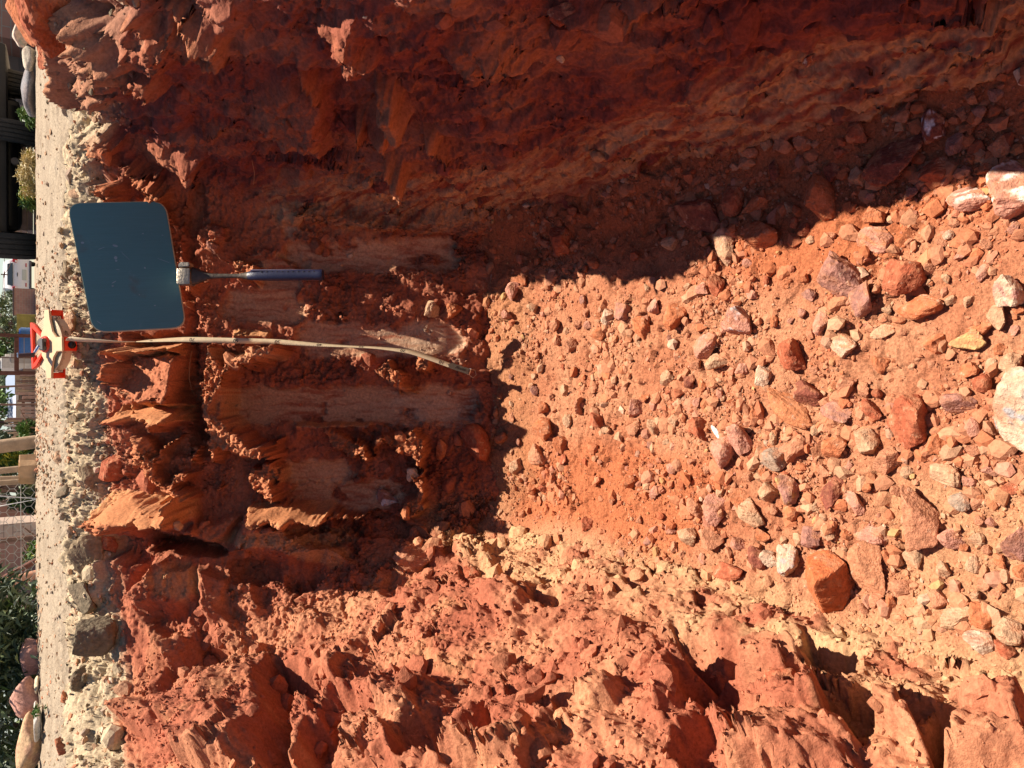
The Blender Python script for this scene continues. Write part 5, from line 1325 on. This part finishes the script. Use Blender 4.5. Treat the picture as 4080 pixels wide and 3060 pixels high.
def wall_box(name, px_top, py0, py1, y, depth, mat, label, cat, h=None, coping=None, grp=None):
    x1 = AF(100, py0, y).x; x0 = AF(100, py1, y).x; zt_ = AF(px_top, 1530, y).z if h is None else h
    o0 = Vector(((x0 + x1) / 2, y + depth / 2, -.1))
    if coping is None:
        b = MB(); b.box((0, 0, (zt_ + .1) / 2), (abs(x1 - x0), depth, zt_ + .1)); o = b.build(name, mat, None, False, o0); return tagp(o, label, cat, grp)
    r = empty(name, o0, label, cat, grp)
    b = MB(); b.box((0, 0, (zt_ + .1) / 2), (abs(x1 - x0), depth, zt_ + .1)); b.build('masonry', mat, r, False)
    b = MB(); b.box((0, 0, zt_ + .13), (abs(x1 - x0) + .04, depth + .06, .06), bevel=.01); b.build('coping', coping, r, False)
    return r
DK = plain('dark_paint', (.022, .020, .022), .45, .1, .3, 8, .1)
RUST = plain('rusty_steel', (.17, .07, .05), .75, .2, .3, 25, .3)
TIM = plain('weathered_timber', (.42, .30, .20), .85, 0, .3, 14, .4)
TIMD = plain('dark_timber', (.22, .13, .10), .85, 0, .3, 14, .4)
# buildings at the left end of the yard
bb = wall_box('brick_building', 0, -900, 166, 13.5, 4, BR1, 'reddish brick building behind the largest clod at the top left', 'building', h=3.2, coping=plain('fascia', (.35, .2, .15), .8))
b = MB()
b.box((AF(100, 60, 13.4).x - bb.location.x, -2.03, 1.5), (.9, .06, 1.1)); b.build('window', plain('window_dark', (.05, .05, .06), .2), bb, False)
wall_box('block_wall', 0, 168, 420, 14.2, .25, BLK, 'grey brown block wall next to the brick building', 'wall', h=2.0, coping=plain('block_coping', (.36, .31, .27), .9))
# rocks on the crest of the yard
def boulder(px, py, rx, ry, z, key, label, seed, flat=.8, dust=.1, vein=None, name='boulder', planes=16, grp='boulders along the edge of the yard'):
    P, F_ = rock_shape(4, seed, planes, .05, blunt=14, dmin=.66)
    k = z / F_PX; L = np.stack([P[:, 1] * ry * k, P[:, 0] * ry * k * flat, P[:, 2] * rx * k], -1)
    o = np_mesh(name, L, F_, M_ROCK, rock_colour(P, PAL[key] if isinstance(key, str) else key, seed, dust, vein), smooth=True)
    o.location = Vector(at_depth(px, py, z)); return tagp(o, label, 'boulder', grp)
boulder(88, 128, 34, 64, 3.9, (.62, .45, .36), 'pale pinkish boulder before the brick building', 301, vein=(.42, .4, .33))
boulder(118, 240, 26, 48, 4.3, (.50, .42, .33), 'small pale stone between the pinkish and the grey boulder', 302)
boulder(122, 362, 34, 98, 4.4, (.20, .19, .20), 'long dark grey boulder in front of the truck wheel', 303, planes=10)
boulder(128, 2628, 42, 78, 2.9, (.50, .25, .19), 'rounded mauve pink boulder at the foot of the leafy bush', 304)
boulder(108, 2768, 60, 80, 2.8, (.52, .27, .21), 'largest mauve pink boulder leaning next to the leafy bush', 305)
boulder(122, 2975, 50, 128, 2.7, (.52, .34, .20), 'long tan boulder in the bottom left corner before the bush', 306, vein=(.45, .25, .16))
boulder(146, 2728, 10, 36, 2.75, (.6, .48, .32), 'thin tan sliver of stone between the two mauve pink boulders', 307)
boulder(150, 2880, 14, 80, 2.6, (.66, .62, .56), 'flat whitish stone lying below the largest mauve boulder', 308)
# --- truck seen from behind
def truck():
    y = 9.4; k = ppm(y)
    X = lambda py: AF(100, py, y).x
    Zh = lambda px: AF(px, 1530, y).z
    o0 = Vector((X(700), y, 0)); r = empty('dark_truck', o0, 'dark truck parked in the yard, only its wheels and underside showing', 'truck'); r.rotation_euler.z = math.radians(-11)
    xl, xr = X(1028) - o0.x, X(200) - o0.x
    b = MB(); b.box(((xl + xr) / 2, 2.2, Zh(30) + 1.0), (xr - xl - .05, 4.4, 2.0), bevel=.05); b.build('body', DK, r)
    b = MB(); b.box(((X(930) + X(395)) / 2 - o0.x, .9, Zh(82) + .18), (abs(X(930) - X(395)), 1.0, .36), bevel=.09)
    b.cyl(((X(930) + X(395)) / 2 - o0.x, .45, Zh(78) + .10), .09, .09, 1.25, RY(90), 16)
    b.build('underbody', DK, r)
    b = MB(); b.box((X(700) - o0.x, -.02, Zh(20) + .16), (1.7, .1, .22), bevel=.03); b.build('bumper', plain('bumper_grey', (.05, .045, .045), .5), r)
    b = MB(); b.tube([(X(650) - o0.x, -.1, Zh(60)), (X(650) - o0.x, .8, Zh(52))], .035, 12); b.build('exhaust_pipe', plain('exhaust', (.12, .09, .07), .6, .6), r)
    TY = plain('tyre_rubber', (.055, .048, .042), .85, 0, .3, 40, .3)
    def wheel(py0, py1, yo, rad):
        w = abs(X(py0) - X(py1)); cx = (X(py0) + X(py1)) / 2 - o0.x
        q = empty('wheel', Matrix.Translation((0, 0, 0))); q.parent = r; q.location = (cx, yo, rad)
        b = MB(); bm = b.bm; seg = 56; n_ = 26; prof_ = []
        for i in range(n_ + 1):
            u = -1 + 2 * i / n_; g_ = .012 if (i % 5 == 0 and 2 < i < n_ - 2) else 0
            prof_.append((u * w / 2, rad - .05 * abs(u) ** 5 - g_))
        prof_ = [(-w / 2 * .96, rad * .6)] + prof_ + [(w / 2 * .96, rad * .6)]
        rg = [[bm.verts.new((x_, rr * math.cos(a), rr * math.sin(a))) for x_, rr in prof_] for a in [2 * math.pi * s_ / seg for s_ in range(seg)]]
        for i in range(seg):
            p_, q_ = rg[i], rg[(i + 1) % seg]
            for j in range(len(prof_) - 1): bm.faces.new((p_[j], p_[j + 1], q_[j + 1], q_[j]))
        b.build('tyre', TY, q)
        b = MB(); b.cyl((0, 0, 0), rad * .6, rad * .6, w * .8, RY(90), 32, .01); b.cyl((0, 0, 0), rad * .2, rad * .2, w * .95, RY(90), 16); b.build('rim', plain('rim_grey', (.2, .19, .18), .5, .5), q)
    wheel(930, 1032, .25, .37); wheel(492, 578, .25, .37); wheel(284, 368, .7, .40)
    b = MB(); b.tube([(X(880) - o0.x, .5, .33), (X(540) - o0.x, .5, .33)], .05, 12); b.ball((X(700) - o0.x, .5, .33), .13, (1, .8, 1)); b.build('axle', DK, r)
    b = MB(); b.box((X(980) - o0.x, -.02, Zh(15)), (.24, .03, .16)); b.build('mudflap', plain('flap', (.10, .085, .07), .8), r)
truck()
# --- white hatchback, rear view, far off
def hatch():
    y = 48.0; X = lambda py: AF(100, py, y).x
    o0 = Vector((X(1096), y, 0)); r = empty('white_hatchback', o0, 'white hatchback car parked far off beyond the tape reel', 'car')
    wht = plain('car_white', (.80, .80, .82), .3, 0, .03, 3, 0, spec=.5); W2 = abs(X(1031) - X(1161)) / 2
    pr = [(0, .25), (-.05, .55), (-.02, .92), (.25, 1.28), (.42, 1.42), (1.6, 1.48), (2.3, 1.40), (3.0, .98), (3.9, .85), (4.0, .5), (3.95, .25)]
    bm = bmesh.new(); rings = []
    for u in (-1, -.94, -.8, 0, .8, .94, 1):
        kx = W2; ring = []
        for yy, zz in pr:
            nar = 1 - .16 * max(0, (zz - .92) / .5); edge = 1 - .05 * (abs(u) > .9) * (abs(u) > .99)
            inset = .06 if abs(u) == 1 else 0
            ring.append(bm.verts.new((u * kx * nar, min(max(yy + (inset if yy < 1 else -inset), -.05), 4), zz - (inset if zz > 1 else -inset * .3))))
        rings.append(ring)
    for a, c in zip(rings, rings[1:]):
        for i in range(len(pr) - 1): bm.faces.new((a[i], a[i + 1], c[i + 1], c[i]))
    bm.faces.new(rings[0]); bm.faces.new(rings[-1][::-1])
    b = MB(); b.bm.free(); b.bm = bm; bd = b.build('body', wht, r)
    gl = plain('car_glass', (.03, .04, .045), .06, 0, .05, 3, 0, spec=.9)
    b = MB(); b.prism([(-.60, -.16), (.60, -.16), (.55, .14), (-.55, .14)], .02, c=(0, .085, 1.13), rot=Matrix.Rotation(math.atan2(.36, .27), 3, 'X')); b.build('rear_window', gl, r, False)
    red = plain('tail_red', (.55, .02, .03), .25, 0, .05, 5, 0)
    for s_ in (-1, 1):
        b = MB(); b.box((s_ * (W2 * .87), -.03, .92), (.24, .14, .20), RY(s_ * 12), bevel=.03); tl = b.build('tail_light', red, r)
        b = MB(); b.box((s_ * (W2 * .80), -.10, .87), (.10, .03, .07)); b.build('reversing_lens', plain('lens', (.8, .75, .75), .2), tl)
        b = MB(); b.box((s_ * .52, -.05, .42), (.20, .04, .05), bevel=.01); b.build('reflector', red, r)
        q = empty('wheel', Matrix()); q.parent = r; q.location = (s_ * (W2 - .16), .75, .3)
        b = MB(); b.cyl((0, 0, 0), .3, .3, .2, RY(90), 28, .03); b.build('tyre', plain('tyre_black', (.03, .03, .03), .8), q)
        b = MB(); b.box((s_ * (W2 + .08), 2.2, 1.0), (.16, .12, .12), bevel=.03); b.build('door_mirror', plain('mirror_black', (.06, .05, .05), .5), r)
    b = MB(); b.box((0, -.045, .50), (.56, .04, .20), bevel=.01); npp = b.build('number_plate', plain('plate', (.55, .58, .52), .5), r)
    b = MB(); b.box((0, -.05, .80), (.20, .03, .04), bevel=.01); b.build('boot_handle', plain('handle_dark', (.08, .08, .08), .4), r)
    b = MB(); b.box((0, -.03, .22), (W2 * 1.8, .1, .1), bevel=.02); b.build('lower_valance', plain('valance', (.12, .10, .10), .7), r)
hatch()
# --- walls, fences and houses beyond
wall_box('brick_wall', 57, 1150, 1256, 38, .3, BR2, 'dull red brick yard wall right beside the white car', 'wall', coping=plain('cop_dark', (.10, .07, .07), .8))
b = MB(); x1 = AF(100, 1252, 34).x; x0 = AF(100, 1322, 34).x; n_ = 22
for i in range(n_): b.cyl((x0 + (x1 - x0) * (i + .5) / n_ - (x0 + x1) / 2, 0, .30), (x1 - x0) / n_ * .55, (x1 - x0) / n_ * .55, .62, None, 8)
o = b.build('corrugated_fence', plain('yellow_green_sheet', (.36, .30, .08), .7, 0, .3, 3, .1), None, True, Vector(((x0 + x1) / 2, 34, 0))); tagp(o, 'yellow green corrugated sheet fence between brick wall and gate frame', 'fence')
def house(px_t, px_e, py0, py1, y, wm, rm, label, depth=6, flat=False):
    x1 = AF(100, py0, y).x; x0 = AF(100, py1, y).x; ze = AF(px_e, 1530, y).z; zt_ = AF(px_t, 1530, y).z; w = x1 - x0
    r = empty('house', Vector(((x0 + x1) / 2, y, 0)), label, 'house')
    b = MB(); b.box((0, depth / 2, ze / 2 - .1), (w, depth, ze + .2)); wl_ = b.build('wall', wm, r, False)
    b = MB(); bm = b.bm; e = .25
    q = [(-w / 2 - e, -e, ze), (w / 2 + e, -e, ze), (w / 2 + e, depth + e, ze), (-w / 2 - e, depth + e, ze), (-w / 2 + w * .18, depth * .5, zt_), (w / 2 - w * .1, depth * .5, zt_)]
    v = [bm.verts.new(p) for p in q]
    for f in ((0, 1, 5, 4), (1, 2, 5), (2, 3, 4, 5), (3, 0, 4), (3, 2, 1, 0)): bm.faces.new([v[i] for i in f])
    b.build('roof', rm, r, False)
    for fx_ in (-.25, .25):
        b = MB(); b.box((w * fx_, -.02, ze * .55), (w * .18, .06, ze * .4)); wf = b.build('window', plain('frame_white', (.7, .7, .68), .6), r, False)
        b = MB(); b.box((w * fx_, -.055, ze * .55), (w * .15, .03, ze * .34)); b.build('pane', plain('pane_dark', (.08, .1, .14), .1), wf, False)
    return r
house(40, 62, 1238, 1330, 60, plain('render_white', (.72, .70, .68), .8), plain('roof_white', (.6, .6, .6), .6), 'small whitish house far beyond the corrugated fence')
house(9, 60, 1492, 1608, 26, plain('house_wall', (.45, .36, .30), .9), plain('roof_blue', (.30, .36, .48), .45, .3), 'house with blue grey sheet roof behind the slat fence')
house(2, 64, 1612, 1672, 22, plain('render_grey', (.5, .47, .45), .9), plain('roof_pale', (.40, .44, .54), .5), 'pale roofed lean to house behind the leaning poles')
# steel gate frame
def gate():
    y = 11.0; X = lambda py: AF(100, py, y).x; Zh = lambda px: AF(px, 1530, y).z; o0 = Vector((X(1412), y, 0))
    r = empty('gate_frame', o0, 'dark red steel gate frame with two posts and a cross rail behind the tape reel', 'gate frame')
    for py, w in ((1338, .042), (1487, .05)):
        b = MB(); b.box((X(py) - o0.x, 0, 1.2), (w, .05, 2.5), bevel=.004); b.build('post', RUST, r, False)
    b = MB(); b.box((0, .0, Zh(66)), (abs(X(1338) - X(1487)) - .05, .045, .048), bevel=.004); b.build('top_rail', RUST, r, False)
    b = MB(); b.box((0, .0, Zh(96)), (abs(X(1338) - X(1487)) - .05, .012, .006)); b.build('wire_rail', TIM, r, False)
    b = MB(); b.box((X(1426) - o0.x, .02, 1.2), (.010, .01, 2.5)); b.build('thin_rod', RUST, r, False)
gate()
def pole(pts, rad, y, mat, label, cat='pole', name='timber_pole', grp='leaning poles behind the yard'):
    P = [AF(a, c, y) for a, c in pts]; d = P[0] - P[-1]
    P = [P[0] + d * .6] + P + [P[-1] - d * .12]; o0 = P[-1].copy(); b = MB(); b.tube([p - o0 for p in P], rad, 10)
    o = b.build(name, mat, None, True, o0); return tagp(o, label, cat, grp)
pole([(0, 1779), (162, 1758)], .048, 6.5, TIM, 'thick pale timber pole leaning, the broadest of the poles by the green bush')
pole([(0, 1766), (162, 1748)], .024, 6.7, TIMD, 'darker timber pole tight against the thick pale one')
pole([(0, 1876), (160, 1860)], .022, 6.3, TIM, 'slender grey pole between the thick pole and the wire fence')
pole([(0, 1910), (160, 1904)], .020, 5.9, TIM, 'pale pole standing at the start of the wire fence')
pole([(28, 1612), (160, 1612)], .010, 9, TIMD, 'thin dark stick crossing the blue grey roof', name='thin_stake')
pole([(32, 1540), (160, 1534)], .010, 9, TIMD, 'thin dark stake right of the gate frame', name='thin_stake')
# slat fences
def slats(py0, py1, px0, y, n_, mats, label, lean=.02, nm='slat_fence', seed=1):
    g_ = random.Random(seed); x1 = AF(100, py0, y).x; x0 = AF(100, py1, y).x; r = empty(nm, Vector(((x0 + x1) / 2, y, 0)), label, 'fence'); h = AF(px0, 1530, y).z
    w = (x1 - x0) / n_
    for i in range(n_):
        hh = h * g_.uniform(.75, 1.08); b = MB(); b.box((0, 0, hh / 2), (w * g_.uniform(.6, .98), .03, hh), RY(g_.uniform(-2, 2)), bevel=.004)
        o = b.build('slat', mats[g_.randrange(len(mats))], r, False); o.location = (x0 + (i + .5) * w - (x0 + x1) / 2, g_.uniform(-.03, .03), 0)
    for hz in (.35, .8): b = MB(); b.box((0, .05, h * hz * .9), (x1 - x0, .03, .035)); b.build('rail', TIMD, r, False)
PINKW = plain('pinkish_board', (.45, .30, .25), .85, 0, .3, 10, .3)
slats(1492, 1560, 70, 10.5, 9, [TIM, PINKW, TIMD], 'fence of upright weathered slats just right of the gate frame', seed=2)
slats(1562, 1662, 66, 11.5, 7, [TIMD, PINKW], 'darker brown board fence under the pale roofed house', seed=3)
slats(1664, 1745, 20, 9.5, 9, [TIM, plain('bleached_board', (.60, .54, .50), .85), TIMD], 'fence of bleached boards beside the green bush', seed=4)
# blue drum, scrap blocks, saw block
def at_ground(py, y): p = AF(148, py, y); return Vector((p.x, y, 0))
b = MB(); b.cyl((0, 0, .13), .27, .27, .26, None, 28, .02); o = b.build('blue_tub', plain('blue_plastic', (.05, .16, .45), .4), None, True, at_ground(1376, 14)); tagp(o, 'blue plastic tub standing inside the gate frame', 'tub')
for i, (py, hh, c, lb) in enumerate(((1436, .34, (.45, .42, .40), 'grey block of scrap stacked left of the right gate post'), (1452, .44, (.7, .68, .66), 'pale block of scrap against the right gate post'), (1470, .2, (.28, .20, .17), 'low brown block of scrap at the foot of the right gate post'))):
    b = MB(); b.box((0, 0, hh / 2), (.17, .2, hh), RZ(12 * i), bevel=.015); b.box((.01, .02, hh + .03), (.12, .14, .06), RZ(-15), bevel=.01)
    o = b.build('scrap_block', plain('scrap', c, .8), None, False, at_ground(py, 12.5)); tagp(o, lb, 'scrap', 'scrap inside the gate frame')
b = MB(); b.cyl((0, 0, .03), .062, .055, .09, None, 7, .006); b.box((.03, .01, .03), (.05, .07, .085), RZ(30), bevel=.004)
o = b.build('wood_block', plain('sawn_wood', (.56, .36, .20), .8, 0, .2, 30, .3), None, False, Vector(AF(158, 1872, 3.8))); tagp(o, 'sawn tan wood block standing on the ground beside the slender grey pole', 'block')
wall_box('block_stack', 0, 2082, 2150, 7.5, .4, brick_mat('pink_block', (.66, .50, .42), (.60, .46, .38), (.4, .3, .26), 4), 'stack of pale pink blocks behind the wire fence', 'block stack', h=.6, coping=plain('stack_cap', (.4, .28, .22), .9))
wall_box('brick_wall', 0, 2150, 2420, 12, .3, BR2, 'shaded mauve brick wall behind the wire fence', 'wall', h=1.6, coping=plain('cop_mauve', (.28, .18, .16), .9))
wall_box('brick_wall', 0, 1990, 2085, 13, .3, BR2, 'low red brown brick wall between green hedge and pink block stack', 'wall', h=1.1, coping=plain('cop_red', (.22, .11, .09), .9))
pole([(0, 2312), (148, 2232)], .020, 6.2, RUST, 'rusty steel bar slanting down behind the wire fence', 'bar', 'steel_bar', 'rusty bars behind the wire fence')
pole([(0, 2330), (150, 2290)], .034, 6.0, plain('salmon_post', (.55, .28, .18), .8), 'salmon coloured thick post slanting behind the wire fence', 'post', 'painted_post', 'rusty bars behind the wire fence')
for k_, (py, w) in enumerate(((640, .5), (830, .7), (905, .6))):
    b = MB()
    for j in range(4): b.box((0, 0, .035 + j * .075), (w, .3, .068), RZ(random.uniform(-4, 4)), bevel=.008)
    o = b.build('timber_stack', [TIMD, PINKW, TIM][k_], None, False, at_ground(py, 12 + k_)); tagp(o, ('dark planks stacked under the truck behind the dry grass', 'pinkish planks stacked beneath the middle of the truck', 'short weathered planks stacked left of the big truck wheel')[k_], 'timber stack', 'timber stacked beyond the truck')

# --- plants: leaf sized blades through the volume
def leaf_mat(name, c, tr=.25):
    m = plain(name, c, .55, 0, .35, 12, 0); p = m.node_tree.nodes['Principled BSDF']; return m
def blades(name, n_, centre_fn, ln, wd, mat, parent, seed, droop=.3, updir=0.0):
    g_ = np.random.default_rng(seed); C_ = centre_fn(g_, n_); d = g_.normal(size=(n_, 3)); d[:, 2] = d[:, 2] * .6 + updir; d /= np.linalg.norm(d, axis=1, keepdims=True)
    s_ = np.cross(d, g_.normal(size=(n_, 3))); s_ /= np.linalg.norm(s_, axis=1, keepdims=True)
    L = ln * g_.uniform(.6, 1.3, (n_, 1)); Wd_ = wd * g_.uniform(.7, 1.2, (n_, 1))
    dn_ = np.array([0, 0, -1.0]) * droop * L
    V_ = np.stack([C_, C_ + d * L * .45 + s_ * Wd_, C_ + d * L + dn_, C_ + d * L * .45 - s_ * Wd_], 1).reshape(-1, 3)
    F_ = np.arange(n_ * 4).reshape(-1, 4)
    return np_mesh(name, V_, F_, mat, smooth=False, parent=parent)
def clumps(cs):
    """cs: list of (x, y, z, rx, ry, rz)"""
    cs = np.array(cs, float); vol = cs[:, 3] * cs[:, 4] * cs[:, 5]; w = vol ** .7; w /= w.sum()
    def f(g_, n_):
        k = g_.choice(len(cs), n_, p=w); v = g_.normal(size=(n_, 3)); v /= np.linalg.norm(v, axis=1, keepdims=True); v *= g_.random((n_, 1)) ** .45
        return cs[k, :3] + v * cs[k, 3:]
    return f
G1 = leaf_mat('leaf_olive', (.13, .17, .07)); G2 = leaf_mat('leaf_green', (.09, .17, .03)); G3 = leaf_mat('leaf_yellow', (.36, .36, .04)); G4 = leaf_mat('leaf_grey', (.27, .31, .22)); G5 = leaf_mat('leaf_dark', (.035, .06, .025)); STRAW = leaf_mat('straw', (.52, .40, .18))
def bush(px0, px1, py0, py1, y, depth, n_, ln, wd, mats, label, seed, name='bush', cat='bush', updir=0.0, nc_=16, stem=True, zbase=0.0, tall=None):
    g_ = random.Random(seed); x1 = AF(100, py0, y).x; x0 = AF(100, py1, y).x; zt_ = AF(px0, 1530, y).z if tall is None else tall; xm = (x0 + x1) / 2
    r = empty(name, Vector((xm, y, zbase)), label, cat); w = (x1 - x0) / 2
    cs = []
    for i in range(nc_):
        rr = g_.uniform(.14, .3) * min(w * 2, zt_ * 1.4); cs.append((g_.uniform(-w, w), g_.uniform(-depth / 2, depth / 2), g_.uniform(.1, 1) * max(zt_ - zbase - rr * .5, .05), rr, rr, rr * .9))
    for i, (m_, fr_) in enumerate(mats):
        sub = cs if i == 0 else cs[i::2]
        blades('foliage', int(n_ * fr_), clumps(sub), ln, wd, m_, r, seed * 10 + i, updir=updir)
    if stem:
        b = MB()
        for i in range(7):
            xx = g_.uniform(-w, w) * .7; b.tube([(xx, 0, -.05), (xx + g_.uniform(-.1, .1), g_.uniform(-.1, .1), zt_ * .5), (xx + g_.uniform(-.2, .2), g_.uniform(-.1, .1), zt_ * .9)], [.012, .008, .004], 6)
        b.build('stem', TIMD, r)
    return r
bush(0, 155, 2330, 3150, 4.0, .9, 14000, .050, .0075, [(G1, .5), (G4, .28), (G5, .3), (G2, .12)], 'dense leafy bush with narrow grey green leaves filling the lower left corner', 11, 'leafy_bush', nc_=46, tall=.75, zbase=-.02)
bush(0, 160, 1785, 1900, 7.6, .8, 3600, .06, .012, [(G3, .35), (G2, .4), (G5, .4)], 'yellow green bush between the thick pole and the slender grey pole', 12, nc_=16, tall=.6)
bush(70, 160, 1690, 1760, 8.4, .6, 1800, .05, .011, [(G2, .6), (G5, .4)], 'small green bush before the bleached boards', 13, nc_=10)
bush(0, 150, 1905, 2010, 7.0, .9, 3800, .05, .010, [(G5, .6), (G1, .4), (G2, .15)], 'dark green hedge behind the wire fence', 14, 'hedge', 'hedge', nc_=18, tall=.7)
bush(80, 150, 2168, 2235, 6.6, .3, 1100, .05, .010, [(G2, .7), (G3, .15)], 'bright green weed growing behind the wire fence', 15, 'weed', 'weed', nc_=8)
bush(84, 150, 588, 735, 8.0, .5, 2600, .07, .004, [(STRAW, 1.0), (G3, .1)], 'dry straw coloured grass clump under the truck', 16, 'grass_clump', 'grass', updir=.7, nc_=12, stem=False)
bush(84, 150, 738, 812, 8.6, .5, 1500, .06, .006, [(G2, .8), (G3, .3)], 'green weeds growing under the truck beside the dry grass', 17, 'weed', 'weed', updir=.3, nc_=9, stem=False)
bush(76, 122, 425, 492, 8.2, .3, 900, .05, .007, [(G2, .9)], 'green weeds between the grey boulder and the truck wheel', 18, 'weed', 'weed', nc_=8, stem=False)
bush(74, 98, 85, 118, 4.1, .1, 260, .03, .006, [(G2, .9)], 'little green sprig by the pale pinkish boulder', 19, 'weed', 'weed', nc_=5, stem=False, tall=.13, zbase=.05)
bush(130, 150, 2836, 2856, 2.9, .05, 90, .016, .003, [(G2, .9)], 'little green sprig between the mauve and the tan boulder', 20, 'weed', 'weed', nc_=4, stem=False)
bush(60, 150, 1345, 1425, 14.5, .8, 2200, .08, .018, [(G2, .5), (G1, .5)], 'olive shrubs inside the gate frame behind the blue tub', 21, nc_=10)
def tree(py, y, h, w, mats, label, seed, n_=2600, ln=.22, wd=.06):
    g_ = random.Random(seed); x = AF(100, py, y).x; r = empty('tree', Vector((x, y, -.1)), label, 'tree', 'trees beyond the yard')
    b = MB(); b.tube([(0, 0, 0), (.05 * w, 0, h * .35), (-.03 * w, 0, h * .7)], [h * .03, h * .022, h * .01], 8)
    for i in range(6):
        a = g_.uniform(0, 6.28); z0 = h * g_.uniform(.25, .5); b.tube([(0, 0, z0), (math.cos(a) * w * .25, math.sin(a) * w * .25, z0 + h * .15), (math.cos(a) * w * .4, math.sin(a) * w * .4, z0 + h * .35)], [h * .012, h * .008, h * .004], 6)
    b.build('trunk', TIMD, r)
    cs = [(g_.uniform(-w, w) * .5, g_.uniform(-w, w) * .4, h * g_.uniform(.18, 1.0), w * g_.uniform(.10, .22), w * .2, h * g_.uniform(.05, .12)) for _ in range(34)]
    for i, (m_, fr_) in enumerate(mats): blades('crown', int(n_ * fr_), clumps(cs[i::len(mats)]), ln, wd, m_, r, seed * 7 + i)
tree(1300, 50, 3.4, 3.2, [(G4, .6), (G1, .4)], 'sparse grey green tree beyond the corrugated fence', 31)
tree(1310, 42, 2.6, 2.2, [(G4, .6), (G1, .5)], 'low grey tree just left of the left gate post', 32)
tree(1385, 40, 2.9, 3.4, [(G4, .5), (G1, .6)], 'tree seen through the top of the gate frame', 33)
tree(1450, 44, 2.4, 2.4, [(G4, .7)], 'thin pale tree near the right gate post', 34, 1200)
tree(1530, 40, 3.6, 4.0, [(G2, .5), (G1, .5)], 'green tree rising behind the blue grey roof', 35, 3600)
tree(1700, 24, 2.6, 2.4, [(G2, .6), (G1, .5)], 'green tree behind the bleached board fence', 36, 3600, .14, .04)
tree(1640, 30, 2.6, 2.0, [(G5, .6), (G1, .5)], 'dark green tree behind the pale roofed house', 37, 2600, .14, .04)
tree(2240, 22, 3.2, 5.0, [(G5, .6), (G1, .5)], 'dark tree rising behind the shaded brick wall', 38, 3600, .16, .05)
tree(1960, 20, 2.8, 3.4, [(G5, .6), (G2, .5)], 'dark green tree behind the wire fence hedge', 39, 3600, .14, .04)
# power line
def wires():
    y = 42; X = lambda py: AF(100, py, y).x; Zh = lambda px: AF(px, 1530, y).z; o0 = Vector((X(1094), y, 0))
    r = empty('power_line', o0, 'overhead power wires with a small junction above the white car', 'power line')
    for a, c, d, e in ((17, 1030, 17, 1094), (17, 1094, 22, 1490), (14, 1094, 2, 1300), (17, 1094, 45, 1040)):
        P = [AF(a, c, y) - o0, (AF(a, c, y) + AF(d, e, y)) / 2 - o0 - Vector((0, 0, .03)), AF(d, e, y) - o0]
        b = MB(); b.tube(P, .012, 5); b.build('wire', TIMD, r)
    b = MB(); b.box(AF(17, 1094, y) - o0, (.28, .05, .05)); b.box(AF(17, 1094, y) - o0, (.05, .05, .26)); b.build('junction', TIMD, r)
    b = MB(); b.cyl((X(1015) - o0.x, .3, 1.9), .07, .06, 4.0, None, 10); b.build('pole', TIM, r)
wires()
# wire netting fence
def wire_fence():
    y = 5.2; x1 = AF(100, 1915, y).x; x0 = AF(100, 2960, y).x; o0 = Vector(((x0 + x1) / 2, y, 0)); w = x1 - x0; h = .62
    r = empty('wire_fence', o0, 'wire netting fence of hexagonal mesh along the edge of the yard', 'fence')
    m_ = plain('galvanised_wire', (.62, .60, .56), .45, .3, .1, 40, 0)
    b = MB(); bm = b.bm; cx, cz, rr = .052, .040, .0013
    def seg_(p, q):
        d = (q - p).normalized(); s_ = d.cross(Vector((0, 1, 0))).normalized() * rr; t_ = Vector((0, rr, 0)); ring = []
        for c_ in (p, q): ring.append([bm.verts.new(c_ + v) for v in (s_, t_, -s_)])
        for i in range(3): bm.faces.new((ring[0][i], ring[0][(i + 1) % 3], ring[1][(i + 1) % 3], ring[1][i]))
    for i in range(int(w / cx) + 1):
        for j in range(int(h / cz)):
            xx = -w / 2 + i * cx + (cx / 2 if j % 2 else 0); z0 = j * cz
            wob = lambda a, c_: Vector((a, .01 * math.sin(a * 9 + c_ * 7), c_))
            a_ = wob(xx, z0); b_ = wob(xx, z0 + cz * .55); seg_(a_, b_); seg_(b_, wob(xx - cx / 2, z0 + cz)); seg_(b_, wob(xx + cx / 2, z0 + cz))
    b.build('netting', m_, r, False)
    b = MB()
    for zz in (.12, .24, .36, .5): b.tube([(-w / 2, 0, zz), (w / 2, 0, zz + .01)], .0018, 5)
    b.build('strand', m_, r)
    for py_ in (1918, 2146, 2420):
        b = MB(); b.tube([(AF(100, py_, y).x - o0.x, .02, -.1), (AF(100, py_ + 6, y).x - o0.x, .02, .9)], .016, 8); b.build('post', TIM if py_ < 2000 else TIMD, r)
    b = MB(); b.tube([(AF(0, 1962, y) - o0) + Vector((0, -.03, .1)), AF(155, 1985, y) - o0 + Vector((0, -.03, 0)), AF(0, 2018, y) - o0 + Vector((0, -.03, .05))], .004, 6); b.build('brace_wire', plain('white_wire', (.8, .8, .8), .5), r)
wire_fence()
